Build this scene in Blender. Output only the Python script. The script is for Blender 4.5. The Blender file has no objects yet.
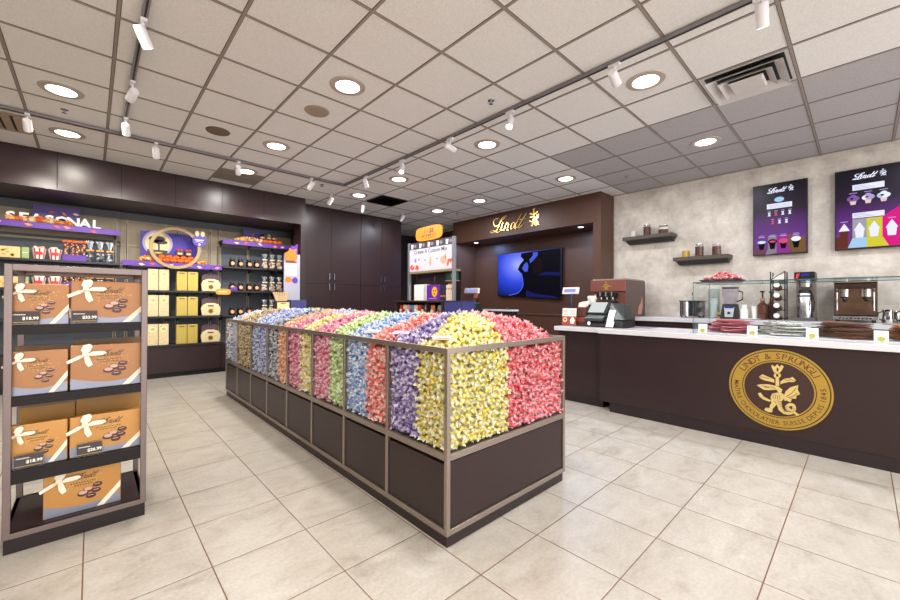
WORLD = 3.2; EXPOSURE = 0.24
import bpy, math, random
import numpy as np
from mathutils import Vector, Matrix, Euler
random.seed(7); RNG = np.random.default_rng(7)
SC = bpy.context.scene; COL = SC.collection
PI = math.pi
CZ = 3.161                                   # ceiling height

# ------------------------------------------------------------------ materials
def lin(h):
    h = h.lstrip('#'); out = []
    for i in (0, 2, 4):
        c = int(h[i:i+2], 16) / 255
        out.append(c / 12.92 if c <= .04045 else ((c + .055) / 1.055) ** 2.4)
    return tuple(out) + (1,)
_M = {}
def nodes(name):
    m = bpy.data.materials.new(name); m.use_nodes = True
    nt = m.node_tree; return m, nt, nt.nodes['Principled BSDF']
def nd(nt, t, **kw):
    n = nt.nodes.new(t)
    for k, v in kw.items():
        if k.startswith('i_'): n.inputs[k[2:].replace('_', ' ')].default_value = v
        elif k.startswith('n') and k[1:].isdigit(): n.inputs[int(k[1:])].default_value = v
        else: setattr(n, k, v)
    return n
def mth(nt, op, a, b=None, c=None):
    n = nt.nodes.new('ShaderNodeMath'); n.operation = op
    for i, x in enumerate((a, b, c)):
        if x is None: continue
        if isinstance(x, (int, float)): n.inputs[i].default_value = x
        else: nt.links.new(x, n.inputs[i])
    return n.outputs[0]
def mixc(nt, fac, a, b, mode='MIX'):
    n = nt.nodes.new('ShaderNodeMix'); n.data_type = 'RGBA'; n.blend_type = mode
    for i, x in ((0, fac), (6, a), (7, b)):
        if isinstance(x, (int, float, tuple)): n.inputs[i].default_value = x
        else: nt.links.new(x, n.inputs[i])
    return n.outputs[2]
def mat(name, col, rough=.5, metal=0, var=.08, scale=14, emis=0, coat=0, spec=.5, stretch=None, island=False):
    """plain procedural surface: a base colour broken up by soft noise"""
    if name in _M: return _M[name]
    m, nt, b = nodes(name)
    c = lin(col)
    b.inputs['Roughness'].default_value = rough; b.inputs['Metallic'].default_value = metal
    b.inputs['Coat Weight'].default_value = coat; b.inputs['Specular IOR Level'].default_value = spec
    tc = nd(nt, 'ShaderNodeTexCoord'); out = tc.outputs['Object']
    if stretch:
        mp = nd(nt, 'ShaderNodeMapping'); mp.inputs['Scale'].default_value = stretch
        nt.links.new(out, mp.inputs[0]); out = mp.outputs[0]
    no = nd(nt, 'ShaderNodeTexNoise', i_Scale=scale, i_Detail=4.0)
    nt.links.new(out, no.inputs['Vector'])
    lo = tuple(max(0, x * (1 - var)) for x in c[:3]) + (1,); hi = tuple(min(1, x * (1 + var)) for x in c[:3]) + (1,)
    res = mixc(nt, no.outputs[0], lo, hi)
    if island:
        g = nd(nt, 'ShaderNodeNewGeometry')
        res = mixc(nt, mth(nt, 'MULTIPLY', g.outputs['Random Per Island'], .36), res, tuple(min(1, x * .4 + .55) for x in c[:3]) + (1,))
    nt.links.new(res, b.inputs['Base Color'])
    if emis:
        nt.links.new(res, b.inputs['Emission Color']); b.inputs['Emission Strength'].default_value = emis
    _M[name] = m; return m
def wood(name, col, rough=.38, var=.3, axis='x', coat=.0):
    if name in _M: return _M[name]
    m, nt, b = nodes(name); c = lin(col)
    tc = nd(nt, 'ShaderNodeTexCoord'); mp = nd(nt, 'ShaderNodeMapping')
    mp.inputs['Scale'].default_value = {'x': (1.2, 1.2, 46), 'z': (30, 30, 1.1)}[axis]
    nt.links.new(tc.outputs['Object'], mp.inputs[0])
    no = nd(nt, 'ShaderNodeTexNoise', i_Scale=1.6, i_Detail=6.0, i_Roughness=.65)
    nt.links.new(mp.outputs[0], no.inputs['Vector'])
    lo = tuple(x * (1 - var) for x in c[:3]) + (1,); hi = tuple(min(1, x * (1 + var)) for x in c[:3]) + (1,)
    nt.links.new(mixc(nt, no.outputs[0], lo, hi), b.inputs['Base Color'])
    b.inputs['Roughness'].default_value = rough; b.inputs['Coat Weight'].default_value = coat; b.inputs['Specular IOR Level'].default_value = .36
    bp = nd(nt, 'ShaderNodeBump', i_Strength=.05, i_Distance=.002); nt.links.new(no.outputs[0], bp.inputs['Height'])
    nt.links.new(bp.outputs[0], b.inputs['Normal'])
    _M[name] = m; return m
def glass(name, tint='#fefefe', refl=.9, rough=.0):
    if name in _M: return _M[name]
    m = bpy.data.materials.new(name); m.use_nodes = True; nt = m.node_tree; nt.nodes.clear()
    o = nd(nt, 'ShaderNodeOutputMaterial'); t = nd(nt, 'ShaderNodeBsdfTransparent'); g = nd(nt, 'ShaderNodeBsdfGlossy')
    t.inputs[0].default_value = lin(tint); g.inputs['Roughness'].default_value = rough
    lw = nd(nt, 'ShaderNodeLayerWeight'); ge = nd(nt, 'ShaderNodeNewGeometry'); mx = nd(nt, 'ShaderNodeMixShader')
    f = mth(nt, 'MULTIPLY_ADD', mth(nt, 'POWER', lw.outputs['Facing'], 4.0), .45 * refl, .035 * refl)
    nt.links.new(mth(nt, 'MULTIPLY', f, mth(nt, 'SUBTRACT', 1.0, ge.outputs['Backfacing'])), mx.inputs[0])
    nt.links.new(t.outputs[0], mx.inputs[1]); nt.links.new(g.outputs[0], mx.inputs[2]); nt.links.new(mx.outputs[0], o.inputs[0])
    _M[name] = m; return m
def emit(name, col, s=1.0):
    if name in _M: return _M[name]
    m, nt, b = nodes(name)
    b.inputs['Base Color'].default_value = (.01, .01, .01, 1); b.inputs['Emission Color'].default_value = lin(col)
    b.inputs['Emission Strength'].default_value = s; b.inputs['Roughness'].default_value = .35; b.inputs['Specular IOR Level'].default_value = .04; b.inputs['Base Color'].default_value = (.002, .002, .002, 1)
    _M[name] = m; return m

# ------------------------------------------------------------------ mesh builder
class MB:
    def __init__(s, m=None): s.v = []; s.f = []; s.mi = []; s.mats = []; s.cur = 0; (m is not None) and s.mat(m)
    def mat(s, m):
        if m not in s.mats: s.mats.append(m)
        s.cur = s.mats.index(m); return s
    def add(s, vs, fs):
        b = len(s.v); s.v += [tuple(map(float, p)) for p in vs]
        s.f += [[i + b for i in f] for f in fs]; s.mi += [s.cur] * len(fs); return s
    def box(s, x0, x1, y0, y1, z0, z1):
        vs = [(x, y, z) for z in (z0, z1) for y in (y0, y1) for x in (x0, x1)]
        return s.add(vs, [[0, 2, 3, 1], [4, 5, 7, 6], [0, 1, 5, 4], [2, 6, 7, 3], [0, 4, 6, 2], [1, 3, 7, 5]])
    def hexa(s, p): return s.add(p, [[0, 2, 3, 1], [4, 5, 7, 6], [0, 1, 5, 4], [2, 6, 7, 3], [0, 4, 6, 2], [1, 3, 7, 5]])
    def lathe(s, prof, c=(0, 0, 0), n=20, M=None, cap=True):
        vs = []; fs = []
        for r, z in prof:
            for k in range(n):
                a = 2 * PI * k / n; p = Vector((r * math.cos(a), r * math.sin(a), z))
                if M is not None: p = M @ p
                vs.append((p[0] + c[0], p[1] + c[1], p[2] + c[2]))
        for i in range(len(prof) - 1):
            for k in range(n):
                k2 = (k + 1) % n; fs.append([i * n + k, i * n + k2, (i + 1) * n + k2, (i + 1) * n + k])
        if cap and prof[0][0] > 1e-6: fs.append(list(range(n))[::-1])
        if cap and prof[-1][0] > 1e-6: fs.append([(len(prof) - 1) * n + k for k in range(n)])
        return s.add(vs, fs)
    def cyl(s, c, r, h, n=16, M=None, r2=None): return s.lathe([(r, 0), (r if r2 is None else r2, h)], c, n, M)
    def ball(s, c, r, n=12, k=7, sq=(1, 1, 1)):
        vs = []; fs = []
        for i in range(k + 1):
            t = PI * i / k
            for j in range(n):
                a = 2 * PI * j / n
                vs.append((c[0] + r * sq[0] * math.sin(t) * math.cos(a), c[1] + r * sq[1] * math.sin(t) * math.sin(a), c[2] - r * sq[2] * math.cos(t)))
        for i in range(k):
            for j in range(n): fs.append([i * n + j, i * n + (j + 1) % n, (i + 1) * n + (j + 1) % n, (i + 1) * n + j])
        return s.add(vs, fs)
    def tube(s, pts, r, n=8, closed=False):
        pts = [Vector(p) for p in pts]; N = len(pts); vs = []; fs = []
        for i, p in enumerate(pts):
            a = pts[(i - 1) % N] if (closed or i) else p; b = pts[(i + 1) % N] if (closed or i < N - 1) else p
            t = (b - a).normalized(); up = Vector((0, 0, 1)) if abs(t.z) < .95 else Vector((1, 0, 0))
            u = t.cross(up).normalized(); w = u.cross(t)
            rr = r[i] if isinstance(r, (list, tuple)) else r
            for k in range(n):
                q = p + (u * math.cos(2 * PI * k / n) + w * math.sin(2 * PI * k / n)) * rr; vs.append(tuple(q))
        for i in range(N if closed else N - 1):
            for k in range(n):
                j = (i + 1) % N; fs.append([i * n + k, i * n + (k + 1) % n, j * n + (k + 1) % n, j * n + k])
        if not closed: fs += [list(range(n))[::-1], [(N - 1) * n + k for k in range(n)]]
        return s.add(vs, fs)
    def prism(s, pts, P, w0=0, w1=.002):
        """2-D outline pushed through plane mapper P(u, v, w) between depths w0 and w1"""
        n = len(pts); vs = [P(u, v, w0) for u, v in pts] + [P(u, v, w1) for u, v in pts]
        fs = [list(range(n))[::-1], list(range(n, 2 * n))] + [[i, (i + 1) % n, n + (i + 1) % n, n + i] for i in range(n)]
        return s.add(vs, fs)
    def ell(s, cu, cv, ru, rv, P, w0=0, w1=.002, n=24):
        return s.prism([(cu + ru * math.cos(2 * PI * k / n), cv + rv * math.sin(2 * PI * k / n)) for k in range(n)], P, w0, w1)
    def rect(s, u0, u1, v0, v1, P, w0=0, w1=.002): return s.prism([(u0, v0), (u1, v0), (u1, v1), (u0, v1)], P, w0, w1)
    def ringp(s, cu, cv, r0, r1, P, w0, w1, n=48, k=1.0):
        vs = []; fs = []
        for i in range(n):
            a = 2 * PI * i / n; c, d = math.cos(a), math.sin(a) * k
            vs += [P(cu + r0 * c, cv + r0 * d, w0), P(cu + r1 * c, cv + r1 * d, w0), P(cu + r1 * c, cv + r1 * d, w1), P(cu + r0 * c, cv + r0 * d, w1)]
        for i in range(n):
            a, b = 4 * i, 4 * ((i + 1) % n)
            fs += [[a + q, a + (q + 1) % 4, b + (q + 1) % 4, b + q] for q in range(4)]
        return s.add(vs, fs)
    def pen(s, pts, P, w, ang=.7, thin=.25, w0=0, w1=.004, sm=6):
        """a pen stroke along a smoothed polyline; the nib makes it thick and thin"""
        p = smooth(pts, sm); L = []; R_ = []
        for i in range(len(p)):
            a = p[max(0, i - 1)]; b = p[min(len(p) - 1, i + 1)]
            t = math.atan2(b[1] - a[1], b[0] - a[0]); h = w * (thin + (1 - thin) * abs(math.sin(t - ang))) / 2
            L.append((p[i][0] - math.sin(t) * h, p[i][1] + math.cos(t) * h)); R_.append((p[i][0] + math.sin(t) * h, p[i][1] - math.cos(t) * h))
        n = len(p); vs = []; fs = []
        for q in range(n): vs += [P(*L[q], w0), P(*R_[q], w0), P(*R_[q], w1), P(*L[q], w1)]
        for q in range(n - 1):
            a, b = 4 * q, 4 * q + 4; fs += [[a + k, a + (k + 1) % 4, b + (k + 1) % 4, b + k] for k in range(4)]
        fs += [[0, 1, 2, 3], [4 * n - 1, 4 * n - 2, 4 * n - 3, 4 * n - 4]]
        return s.add(vs, fs)
    def text(s, txt, size, P, u=0, v=0, w=.003, align='CENTER', bold=0, sx=1, rot=0):
        cu = bpy.data.curves.new('t', 'FONT'); cu.body = txt; cu.size = size; cu.align_x = align; cu.offset = bold; cu.resolution_u = 2
        o = bpy.data.objects.new('t', cu); me = bpy.data.meshes.new_from_object(o)
        c, d = math.cos(rot), math.sin(rot)
        vs = [P(u + (q.co.x * sx) * c - q.co.y * d, v + q.co.x * sx * d + q.co.y * c, w) for q in me.vertices]
        s.add(vs, [list(f.vertices) for f in me.polygons])
        bpy.data.objects.remove(o); bpy.data.meshes.remove(me); bpy.data.curves.remove(cu); return s
    def mesh(s, name, off=(0, 0, 0), smooth_=False, ang=35):
        me = bpy.data.meshes.new(name)
        v = np.array(s.v, dtype=float) - np.array(off, dtype=float)
        me.from_pydata([tuple(q) for q in v], [], s.f)
        for m in s.mats: me.materials.append(m)
        me.polygons.foreach_set('material_index', s.mi)
        me.validate(); me.update()
        import bmesh
        bm = bmesh.new(); bm.from_mesh(me); bmesh.ops.recalc_face_normals(bm, faces=bm.faces); bm.to_mesh(me); bm.free()
        if smooth_:
            me.polygons.foreach_set('use_smooth', [True] * len(me.polygons)); me.set_sharp_from_angle(angle=math.radians(ang))
        return me
def smooth(pts, k=6):
    if len(pts) < 3: return list(pts)
    out = []; n = len(pts)
    for i in range(n - 1):
        p0 = pts[max(0, i - 1)]; p1 = pts[i]; p2 = pts[i + 1]; p3 = pts[min(n - 1, i + 2)]
        for q in range(k):
            t = q / k
            out.append(tuple(.5 * (2 * p1[d] + (p2[d] - p0[d]) * t + (2 * p0[d] - 5 * p1[d] + 4 * p2[d] - p3[d]) * t * t + (3 * p1[d] - p0[d] - 3 * p2[d] + p3[d]) * t ** 3) for d in range(len(p1))))
    return out + [tuple(pts[-1])]
def faceX(X, Y, Z): return lambda u, v, w: (X - w, Y - u, Z + v)      # a plane seen from -X
def faceY(X, Y, Z): return lambda u, v, w: (X + u, Y - w, Z + v)      # a plane seen from -Y
def lean(P0, tilt):                                                   # the same, tipped back about its bottom edge
    c, d = math.cos(tilt), math.sin(tilt)
    def f(u, v, w):
        return P0(u, v * c + w * d, w * c - v * d)
    return f

# ------------------------------------------------------------------ objects
_off = {}
def thing(name, label, cat, loc, group=None):
    o = bpy.data.objects.new(name, None); o.empty_display_size = .1; COL.objects.link(o); o.location = loc; _off[o.name] = tuple(loc)
    o['label'] = label; o['category'] = cat
    if group: o['group'] = group
    return o
def fin(o, bevel):
    if bevel:
        b = o.modifiers.new('Bevel', 'BEVEL'); b.width = bevel; b.segments = 2; b.limit_method = 'ANGLE'; b.angle_limit = .6
    return o
def part(name, mb, parent, bevel=0, sm=False, label=None, stuff=False, ang=35):
    off = _off[parent.name]
    o = bpy.data.objects.new(name, mb.mesh(name, off, sm, ang)); COL.objects.link(o); o.parent = parent; _off[o.name] = off
    if label: o['label'] = label
    if stuff: o['kind'] = 'stuff'
    return fin(o, bevel)
def single(name, label, cat, mb, loc, group=None, bevel=0, sm=False, kind=None, ang=35):
    o = bpy.data.objects.new(name, mb.mesh(name, loc, sm, ang)); COL.objects.link(o); o.location = loc; _off[o.name] = tuple(loc)
    if label: o['label'] = label; o['category'] = cat
    if group: o['group'] = group
    if kind: o['kind'] = kind
    return fin(o, bevel)
def struct(name, mb, label=None, parent=None, bevel=0, sm=False):
    if parent: return part(name, mb, parent, bevel, sm)
    o = single(name, label, 'structure', mb, (0, 0, 0), None, bevel, sm, 'structure')
    return o
def dup(src, loc, label=None, rz=0, group=None):
    def rec(o, par):
        c = o.copy(); COL.objects.link(c)
        if par is not None: c.parent = par
        for ch in list(o.children): rec(ch, c)
        return c
    r = rec(src, None); r.location = loc; r.rotation_euler = (0, 0, rz)
    if label: r['label'] = label
    if group: r['group'] = group
    return r
def lamp(parent, loc, power, size=.2, col=(1, .96, .9), spot=None, aim=None, blend=.6):
    if spot:
        d = bpy.data.lights.new('lamp', 'SPOT'); d.spot_size = spot; d.spot_blend = blend; d.shadow_soft_size = size
    else:
        d = bpy.data.lights.new('lamp', 'AREA'); d.shape = 'DISK'; d.size = size; d.spread = PI
    d.energy = power; d.color = col
    o = bpy.data.objects.new('lamp', d); COL.objects.link(o)
    base = Vector(_off[parent.name]) if parent else Vector((0, 0, 0))
    o.location = Vector(loc) - base
    if aim: o.rotation_euler = (Vector(aim) - Vector(loc)).to_track_quat('-Z', 'Y').to_euler()
    if parent: o.parent = parent
    return o

# script lettering and crest, as outlines in a unit frame
LND = [[(0.255, 0.318), (0.128, 0.303), (0.094, 0.236), (0.145, 0.149), (0.255, 0.172), (0.369, 0.27), (0.45, 0.313), (0.431, 0.335), (0.356, 0.31), (0.274, 0.203), (0.211, 0.077), (0.158, 0.026), (0.073, 0.017), (0.0, 0.037), (0.06, 0.059), (0.149, 0.037), (0.227, 0.0), (0.27, 0.024)], [(0.375, 0.21), (0.31, 0.063), (0.338, 0.027), (0.37, 0.04)], [(0.472, 0.195), (0.399, 0.025)], [(0.426, 0.107), (0.501, 0.167), (0.532, 0.139), (0.483, 0.04), (0.51, 0.015), (0.537, 0.033)], [(0.7, 0.14), (0.646, 0.163), (0.587, 0.091), (0.598, 0.036), (0.656, 0.052), (0.712, 0.135)], [(0.87, 0.321), (0.695, 0.069), (0.724, 0.028), (0.753, 0.046)], [(1.0, 0.31), (0.794, 0.058), (0.824, 0.029), (0.898, 0.08)], [(0.818, 0.197), (0.966, 0.203)]]
DRAGON = {'crown': [(-0.043, 0.197), (-0.032, 0.163), (-0.02, 0.139), (0.015, 0.144), (0.03, 0.171), (0.042, 0.202), (0.026, 0.215), (0.015, 0.194), (-0.002, 0.217), (-0.02, 0.189), (-0.032, 0.208)], 'orb': [(-0.027, 0.116), (-0.02, 0.133), (-0.002, 0.14), (0.016, 0.138), (0.024, 0.123), (0.016, 0.104), (-0.002, 0.096), (-0.02, 0.099)], 'stem': [(-0.013, 0.102), (0.009, 0.105), (0.012, 0.031), (-0.013, 0.027)], 'bl': [(-0.127, 0.088), (-0.103, 0.115), (-0.063, 0.098), (-0.024, 0.083), (-0.02, 0.053), (-0.047, 0.059), (-0.087, 0.063), (-0.115, 0.075)], 'br': [(0.019, 0.069), (0.045, 0.098), (0.083, 0.109), (0.097, 0.121), (0.119, 0.095), (0.105, 0.078), (0.075, 0.075), (0.038, 0.058), (0.019, 0.045)], 'head': [(-0.144, 0.013), (-0.111, 0.026), (-0.063, 0.033), (-0.024, 0.028), (0.007, 0.023), (0.032, 0.002), (0.024, -0.029), (0.007, -0.029), (-0.008, -0.005), (-0.063, -0.019), (-0.095, -0.02), (-0.119, -0.003)], 'wing': [(0.053, -0.009), (0.083, 0.03), (0.134, 0.058), (0.13, 0.019), (0.145, -0.018), (0.123, -0.031), (0.119, -0.066), (0.094, -0.066), (0.083, -0.098), (0.064, -0.087), (0.045, -0.09), (0.041, -0.051)], 'body': [(-0.036, -0.045), (-0.001, -0.029), (0.038, -0.032), (0.045, -0.07), (0.024, -0.104), (0.031, -0.152), (0.053, -0.188), (0.041, -0.206), (0.007, -0.177), (-0.008, -0.12), (-0.028, -0.104), (-0.041, -0.129), (-0.047, -0.077)], 'arm': [(-0.135, -0.058), (-0.115, -0.049), (-0.095, -0.081), (-0.063, -0.096), (-0.043, -0.107), (-0.055, -0.119), (-0.095, -0.107), (-0.123, -0.086)], 'leg': [(-0.032, -0.105), (-0.004, -0.13), (-0.032, -0.175), (-0.036, -0.207), (-0.063, -0.212), (-0.091, -0.198), (-0.079, -0.175), (-0.055, -0.175), (-0.051, -0.149)]}
TAIL = [(0.019, -0.145), (0.031, -0.182), (0.06, -0.194), (0.09, -0.185), (0.108, -0.147), (0.101, -0.119), (0.079, -0.118), (0.062, -0.141), (0.071, -0.164), (0.086, -0.153)]
TIP = [(0.099, -0.168), (0.116, -0.184), (0.134, -0.195)]
def script_word(mb, P, u, v, W, wt=.045, w1=.004, w0=0):
    for st in LND: mb.pen([(u + a * W, v + b * W) for a, b in st], P, W * wt, ang=.35, thin=.28, w0=w0, w1=w1, sm=5)
def crest(mb, P, u, v, k=1.0, w1=.003, w0=0):
    for i_, pl in enumerate(DRAGON.values()): mb.prism([(u + a * k, v + b * k) for a, b in pl], P, w0, w1 - .00004 * i_)
    mb.pen([(u + a * k, v + b * k) for a, b in TAIL], P, .024 * k, thin=.9, w0=w0, w1=w1 + .0002)
    mb.pen([(u + a * k, v + b * k) for a, b in TIP], P, .018 * k, thin=.9, w0=w0, w1=w1 + .0001)

# palette
DARK = wood('dark brown wood laminate', '#2f2122', .36, .34)
DARKZ = wood('dark espresso cabinet laminate', '#332325', .3, .14, 'z')
PORT = wood('warm brown portal laminate', '#523629', .42, .12, 'z')
SLATE = mat('dark slate shelf back', '#50565f', .6, var=.1)
OLIVE = mat('olive brown wall panel', '#988b76', .6, var=.12, scale=5)
BAR = mat('khaki upright', '#a3977f', .5)
BLK = mat('black shelf', '#1e1c1f', .45)
BLACK = mat('black plastic', '#0c0c0e', .4, spec=.35)
STEEL = mat('brushed steel', '#b9bcc2', .25, 1.0, stretch=(1, 1, 30))
CHAMP = mat('champagne metal trim', '#9c8f86', .34, .75, var=.06)
BROWNMET = mat('bronze brown frame', '#7d6f6d', .38, .6, var=.08)
WHITE = mat('white plastic', '#eceae6', .4, var=.03)
PAPER = mat('white card', '#f2f0ea', .7, var=.03)
GOLD = mat('gold metal', '#d8ad4e', .3, .85, var=.12, scale=6)
GOLDP = mat('gold print', '#b3923c', .42, .35, var=.08)
PURP = mat('purple print', '#5b2f9c', .5, var=.1)
ORAN = mat('orange pumpkin', '#ee6a1e', .45, var=.2, scale=30)
QUARTZ = mat('white quartz worktop', '#d4d2d8', .22, var=.04, scale=6)
GLASS = glass('clear display glass'); GLASSE = mat('green glass edge', '#2f5a60', .15, var=.05)
IVORY = mat('ivory satin ribbon', '#f0e6d2', .38, var=.06)
# ================================================================== SETTING
def tile_floor():
    m, nt, b = nodes('cream porcelain floor tiles')
    g = nd(nt, 'ShaderNodeNewGeometry'); sp = nd(nt, 'ShaderNodeSeparateXYZ'); nt.links.new(g.outputs['Position'], sp.inputs[0])
    T = .4452
    fx = mth(nt, 'DIVIDE', mth(nt, 'SUBTRACT', sp.outputs[0], 1.316 - 40 * T), T); fy = mth(nt, 'DIVIDE', mth(nt, 'SUBTRACT', sp.outputs[1], 1.196 - 40 * T), T)
    def edge(x):
        f = mth(nt, 'FRACT', x); return mth(nt, 'MINIMUM', f, mth(nt, 'SUBTRACT', 1.0, f))
    d = mth(nt, 'MINIMUM', edge(fx), edge(fy))
    grout = mth(nt, 'LESS_THAN', d, .0058)
    cb = nd(nt, 'ShaderNodeCombineXYZ'); nt.links.new(mth(nt, 'FLOOR', fx), cb.inputs[0]); nt.links.new(mth(nt, 'FLOOR', fy), cb.inputs[1])
    wn = nd(nt, 'ShaderNodeTexWhiteNoise', noise_dimensions='3D'); nt.links.new(cb.outputs[0], wn.inputs['Vector'])
    # marbled clouds, shifted per tile
    ad = nd(nt, 'ShaderNodeVectorMath', operation='MULTIPLY_ADD'); nt.links.new(wn.outputs['Color'], ad.inputs[0]); ad.inputs[1].default_value = (9, 9, 9); nt.links.new(g.outputs['Position'], ad.inputs[2])
    mp = nd(nt, 'ShaderNodeMapping'); mp.inputs['Scale'].default_value = (2.6, 4.2, 1); nt.links.new(ad.outputs[0], mp.inputs[0])
    n1 = nd(nt, 'ShaderNodeTexNoise', i_Scale=1.6, i_Detail=8.0, i_Roughness=.68, i_Distortion=.6); nt.links.new(mp.outputs[0], n1.inputs['Vector'])
    n2 = nd(nt, 'ShaderNodeTexNoise', i_Scale=60.0, i_Detail=3.0); nt.links.new(g.outputs['Position'], n2.inputs['Vector'])
    r = nd(nt, 'ShaderNodeValToRGB'); nt.links.new(n1.outputs[0], r.inputs[0])
    r.color_ramp.elements[0].position = .3; r.color_ramp.elements[0].color = lin('#9c948a')
    r.color_ramp.elements[1].position = .62; r.color_ramp.elements[1].color = lin('#bbb6af')
    e = r.color_ramp.elements.new(.45); e.color = lin('#b0aaa1')
    c = mixc(nt, .22, r.outputs[0], n2.outputs[0], 'OVERLAY')
    c = mixc(nt, mth(nt, 'MULTIPLY', wn.outputs['Value'], .2), c, lin('#b0a699'))
    c = mixc(nt, grout, c, lin('#6b4f37'))
    nt.links.new(c, b.inputs['Base Color'])
    nt.links.new(mth(nt, 'MULTIPLY_ADD', n1.outputs[0], .25, .22), b.inputs['Roughness'])
    bp = nd(nt, 'ShaderNodeBump', i_Strength=.35, i_Distance=.003); nt.links.new(mth(nt, 'MINIMUM', mth(nt, 'MULTIPLY', d, 60.0), 1.0), bp.inputs['Height'])
    nt.links.new(bp.outputs[0], b.inputs['Normal']); return m
def ceil_tile(name, col):
    m, nt, b = nodes(name)
    g = nd(nt, 'ShaderNodeNewGeometry')
    n1 = nd(nt, 'ShaderNodeTexNoise', i_Scale=85.0, i_Detail=4.0, i_Roughness=.7); nt.links.new(g.outputs['Position'], n1.inputs['Vector'])
    n2 = nd(nt, 'ShaderNodeTexNoise', i_Scale=2.2, i_Detail=4.0); nt.links.new(g.outputs['Position'], n2.inputs['Vector'])
    c = lin(col)
    a = mixc(nt, n1.outputs[0], tuple(x * .6 for x in c[:3]) + (1,), tuple(min(1, x * 1.34) for x in c[:3]) + (1,))
    a = mixc(nt, mth(nt, 'MULTIPLY', n2.outputs[0], .3), a, tuple(x * .85 for x in c[:3]) + (1,))
    nt.links.new(a, b.inputs['Base Color']); b.inputs['Roughness'].default_value = .9
    bp = nd(nt, 'ShaderNodeBump', i_Strength=.3, i_Distance=.004); nt.links.new(n1.outputs[0], bp.inputs['Height']); nt.links.new(bp.outputs[0], b.inputs['Normal'])
    return m
def stone_wall():
    m, nt, b = nodes('beige stone tile wall')
    g = nd(nt, 'ShaderNodeNewGeometry'); sp = nd(nt, 'ShaderNodeSeparateXYZ'); nt.links.new(g.outputs['Position'], sp.inputs[0])
    cb = nd(nt, 'ShaderNodeCombineXYZ'); nt.links.new(sp.outputs[1], cb.inputs[0]); nt.links.new(sp.outputs[2], cb.inputs[1])
    br = nd(nt, 'ShaderNodeTexBrick', offset=.5, i_Scale=1.0, i_Mortar_Size=.0025); nt.links.new(cb.outputs[0], br.inputs['Vector'])
    br.inputs['Brick Width'].default_value = .62; br.inputs['Row Height'].default_value = .31
    br.inputs['Color1'].default_value = lin('#d8cfc4'); br.inputs['Color2'].default_value = lin('#cfc5b9'); br.inputs['Mortar'].default_value = lin('#aa9d90')
    n1 = nd(nt, 'ShaderNodeTexNoise', i_Scale=2.6, i_Detail=9.0, i_Roughness=.72, i_Distortion=.15); nt.links.new(g.outputs['Position'], n1.inputs['Vector'])
    r = nd(nt, 'ShaderNodeValToRGB'); nt.links.new(n1.outputs[0], r.inputs[0])
    r.color_ramp.elements[0].position = .32; r.color_ramp.elements[0].color = lin('#968b80'); r.color_ramp.elements[1].position = .66; r.color_ramp.elements[1].color = lin('#efe9e0')
    nt.links.new(mixc(nt, .62, br.outputs['Color'], r.outputs[0]), b.inputs['Base Color']); b.inputs['Roughness'].default_value = .55
    return m
struct('floor', MB(tile_floor()).box(-3.3, 7.6, -4.6, 9.2, -.1, 0))
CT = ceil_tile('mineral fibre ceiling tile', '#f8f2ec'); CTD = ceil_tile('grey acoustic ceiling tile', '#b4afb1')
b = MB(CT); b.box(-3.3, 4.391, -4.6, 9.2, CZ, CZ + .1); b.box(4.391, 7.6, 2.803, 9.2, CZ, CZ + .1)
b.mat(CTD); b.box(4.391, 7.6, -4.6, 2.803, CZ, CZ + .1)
b.mat(mat('return air grille slats', '#8a7f78', .6)); b.box(1.352, 1.94, 6.252, 6.84, CZ - .003, CZ + .01)
struct('ceiling', b)
GRID = mat('ceiling grid tee', '#948880', .5, var=.06)
GRD = mat('ceiling grid shadow reveal', '#463d38', .7)
b = MB(GRID)
for k in range(-8, 12):
    x = (2.199 + k) * .61
    if -3.2 < x < 7.0: b.mat(GRID).box(x - .009, x + .009, -4.6, 9.0, CZ - .005, CZ + .001); b.mat(GRD).box(x - .013, x + .013, -4.6, 9.0, CZ - .0012, CZ + .001)
for k in range(-12, 12):
    y = (3.601 + k) * .61
    if -4.6 < y < 9.0: b.mat(GRID).box(-3.2, 6.95, y - .009, y + .009, CZ - .0052, CZ + .001); b.mat(GRD).box(-3.2, 6.95, y - .013, y + .013, CZ - .0013, CZ + .001)
struct('trim_1', b)
STONE = stone_wall()
struct('wall_right', MB(STONE).box(6.88, 7.6, -4.6, 3.06, 0, CZ))
struct('wall_back', MB(mat('dark corridor wall', '#2c2327', .6)).box(-3.3, 7.6, 9.0, 9.2, 0, CZ))
struct('wall_left', MB(mat('warm grey painted wall', '#b7aa9b', .8)).box(-3.4, -3.2, -4.6, 9.2, 0, CZ))
struct('wall_recess', MB(PORT).box(7.07, 7.6, 3.06, 9.2, 0, CZ))
# dark soffit over the seasonal shelving, with its end column
b = MB(DARKZ); b.box(-3.2, 2.82, 7.06, 8.6, 2.67, CZ)
b.mat(mat('panel joint', '#120e10', .8))
for x in (-2.19, -1.57, -.95, -.327, .3, .92, 1.54, 2.177): b.box(x - .004, x + .004, 7.057, 7.062, 2.68, CZ - .01)
b.mat(DARKZ).box(2.82, 2.9, 7.06, 7.42, 0, CZ); b.box(-3.2, 3.2, 8.12, 8.6, 0, 2.67); b.box(2.82, 3.2, 7.66, 8.6, 2.67, CZ); b.box(3.04, 3.2, 7.66, 8.12, 0, 2.67)
struct('trim_2', b)
# brown portal around the television recess
b = MB(PORT); b.box(6.38, 7.07, 3.06, 6.74, 2.65, CZ); b.box(6.38, 7.07, 3.06, 3.2, 0, 2.65); b.box(6.38, 7.07, 6.64, 6.74, 0, 2.65)
struct('trim_3', b)

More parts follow.
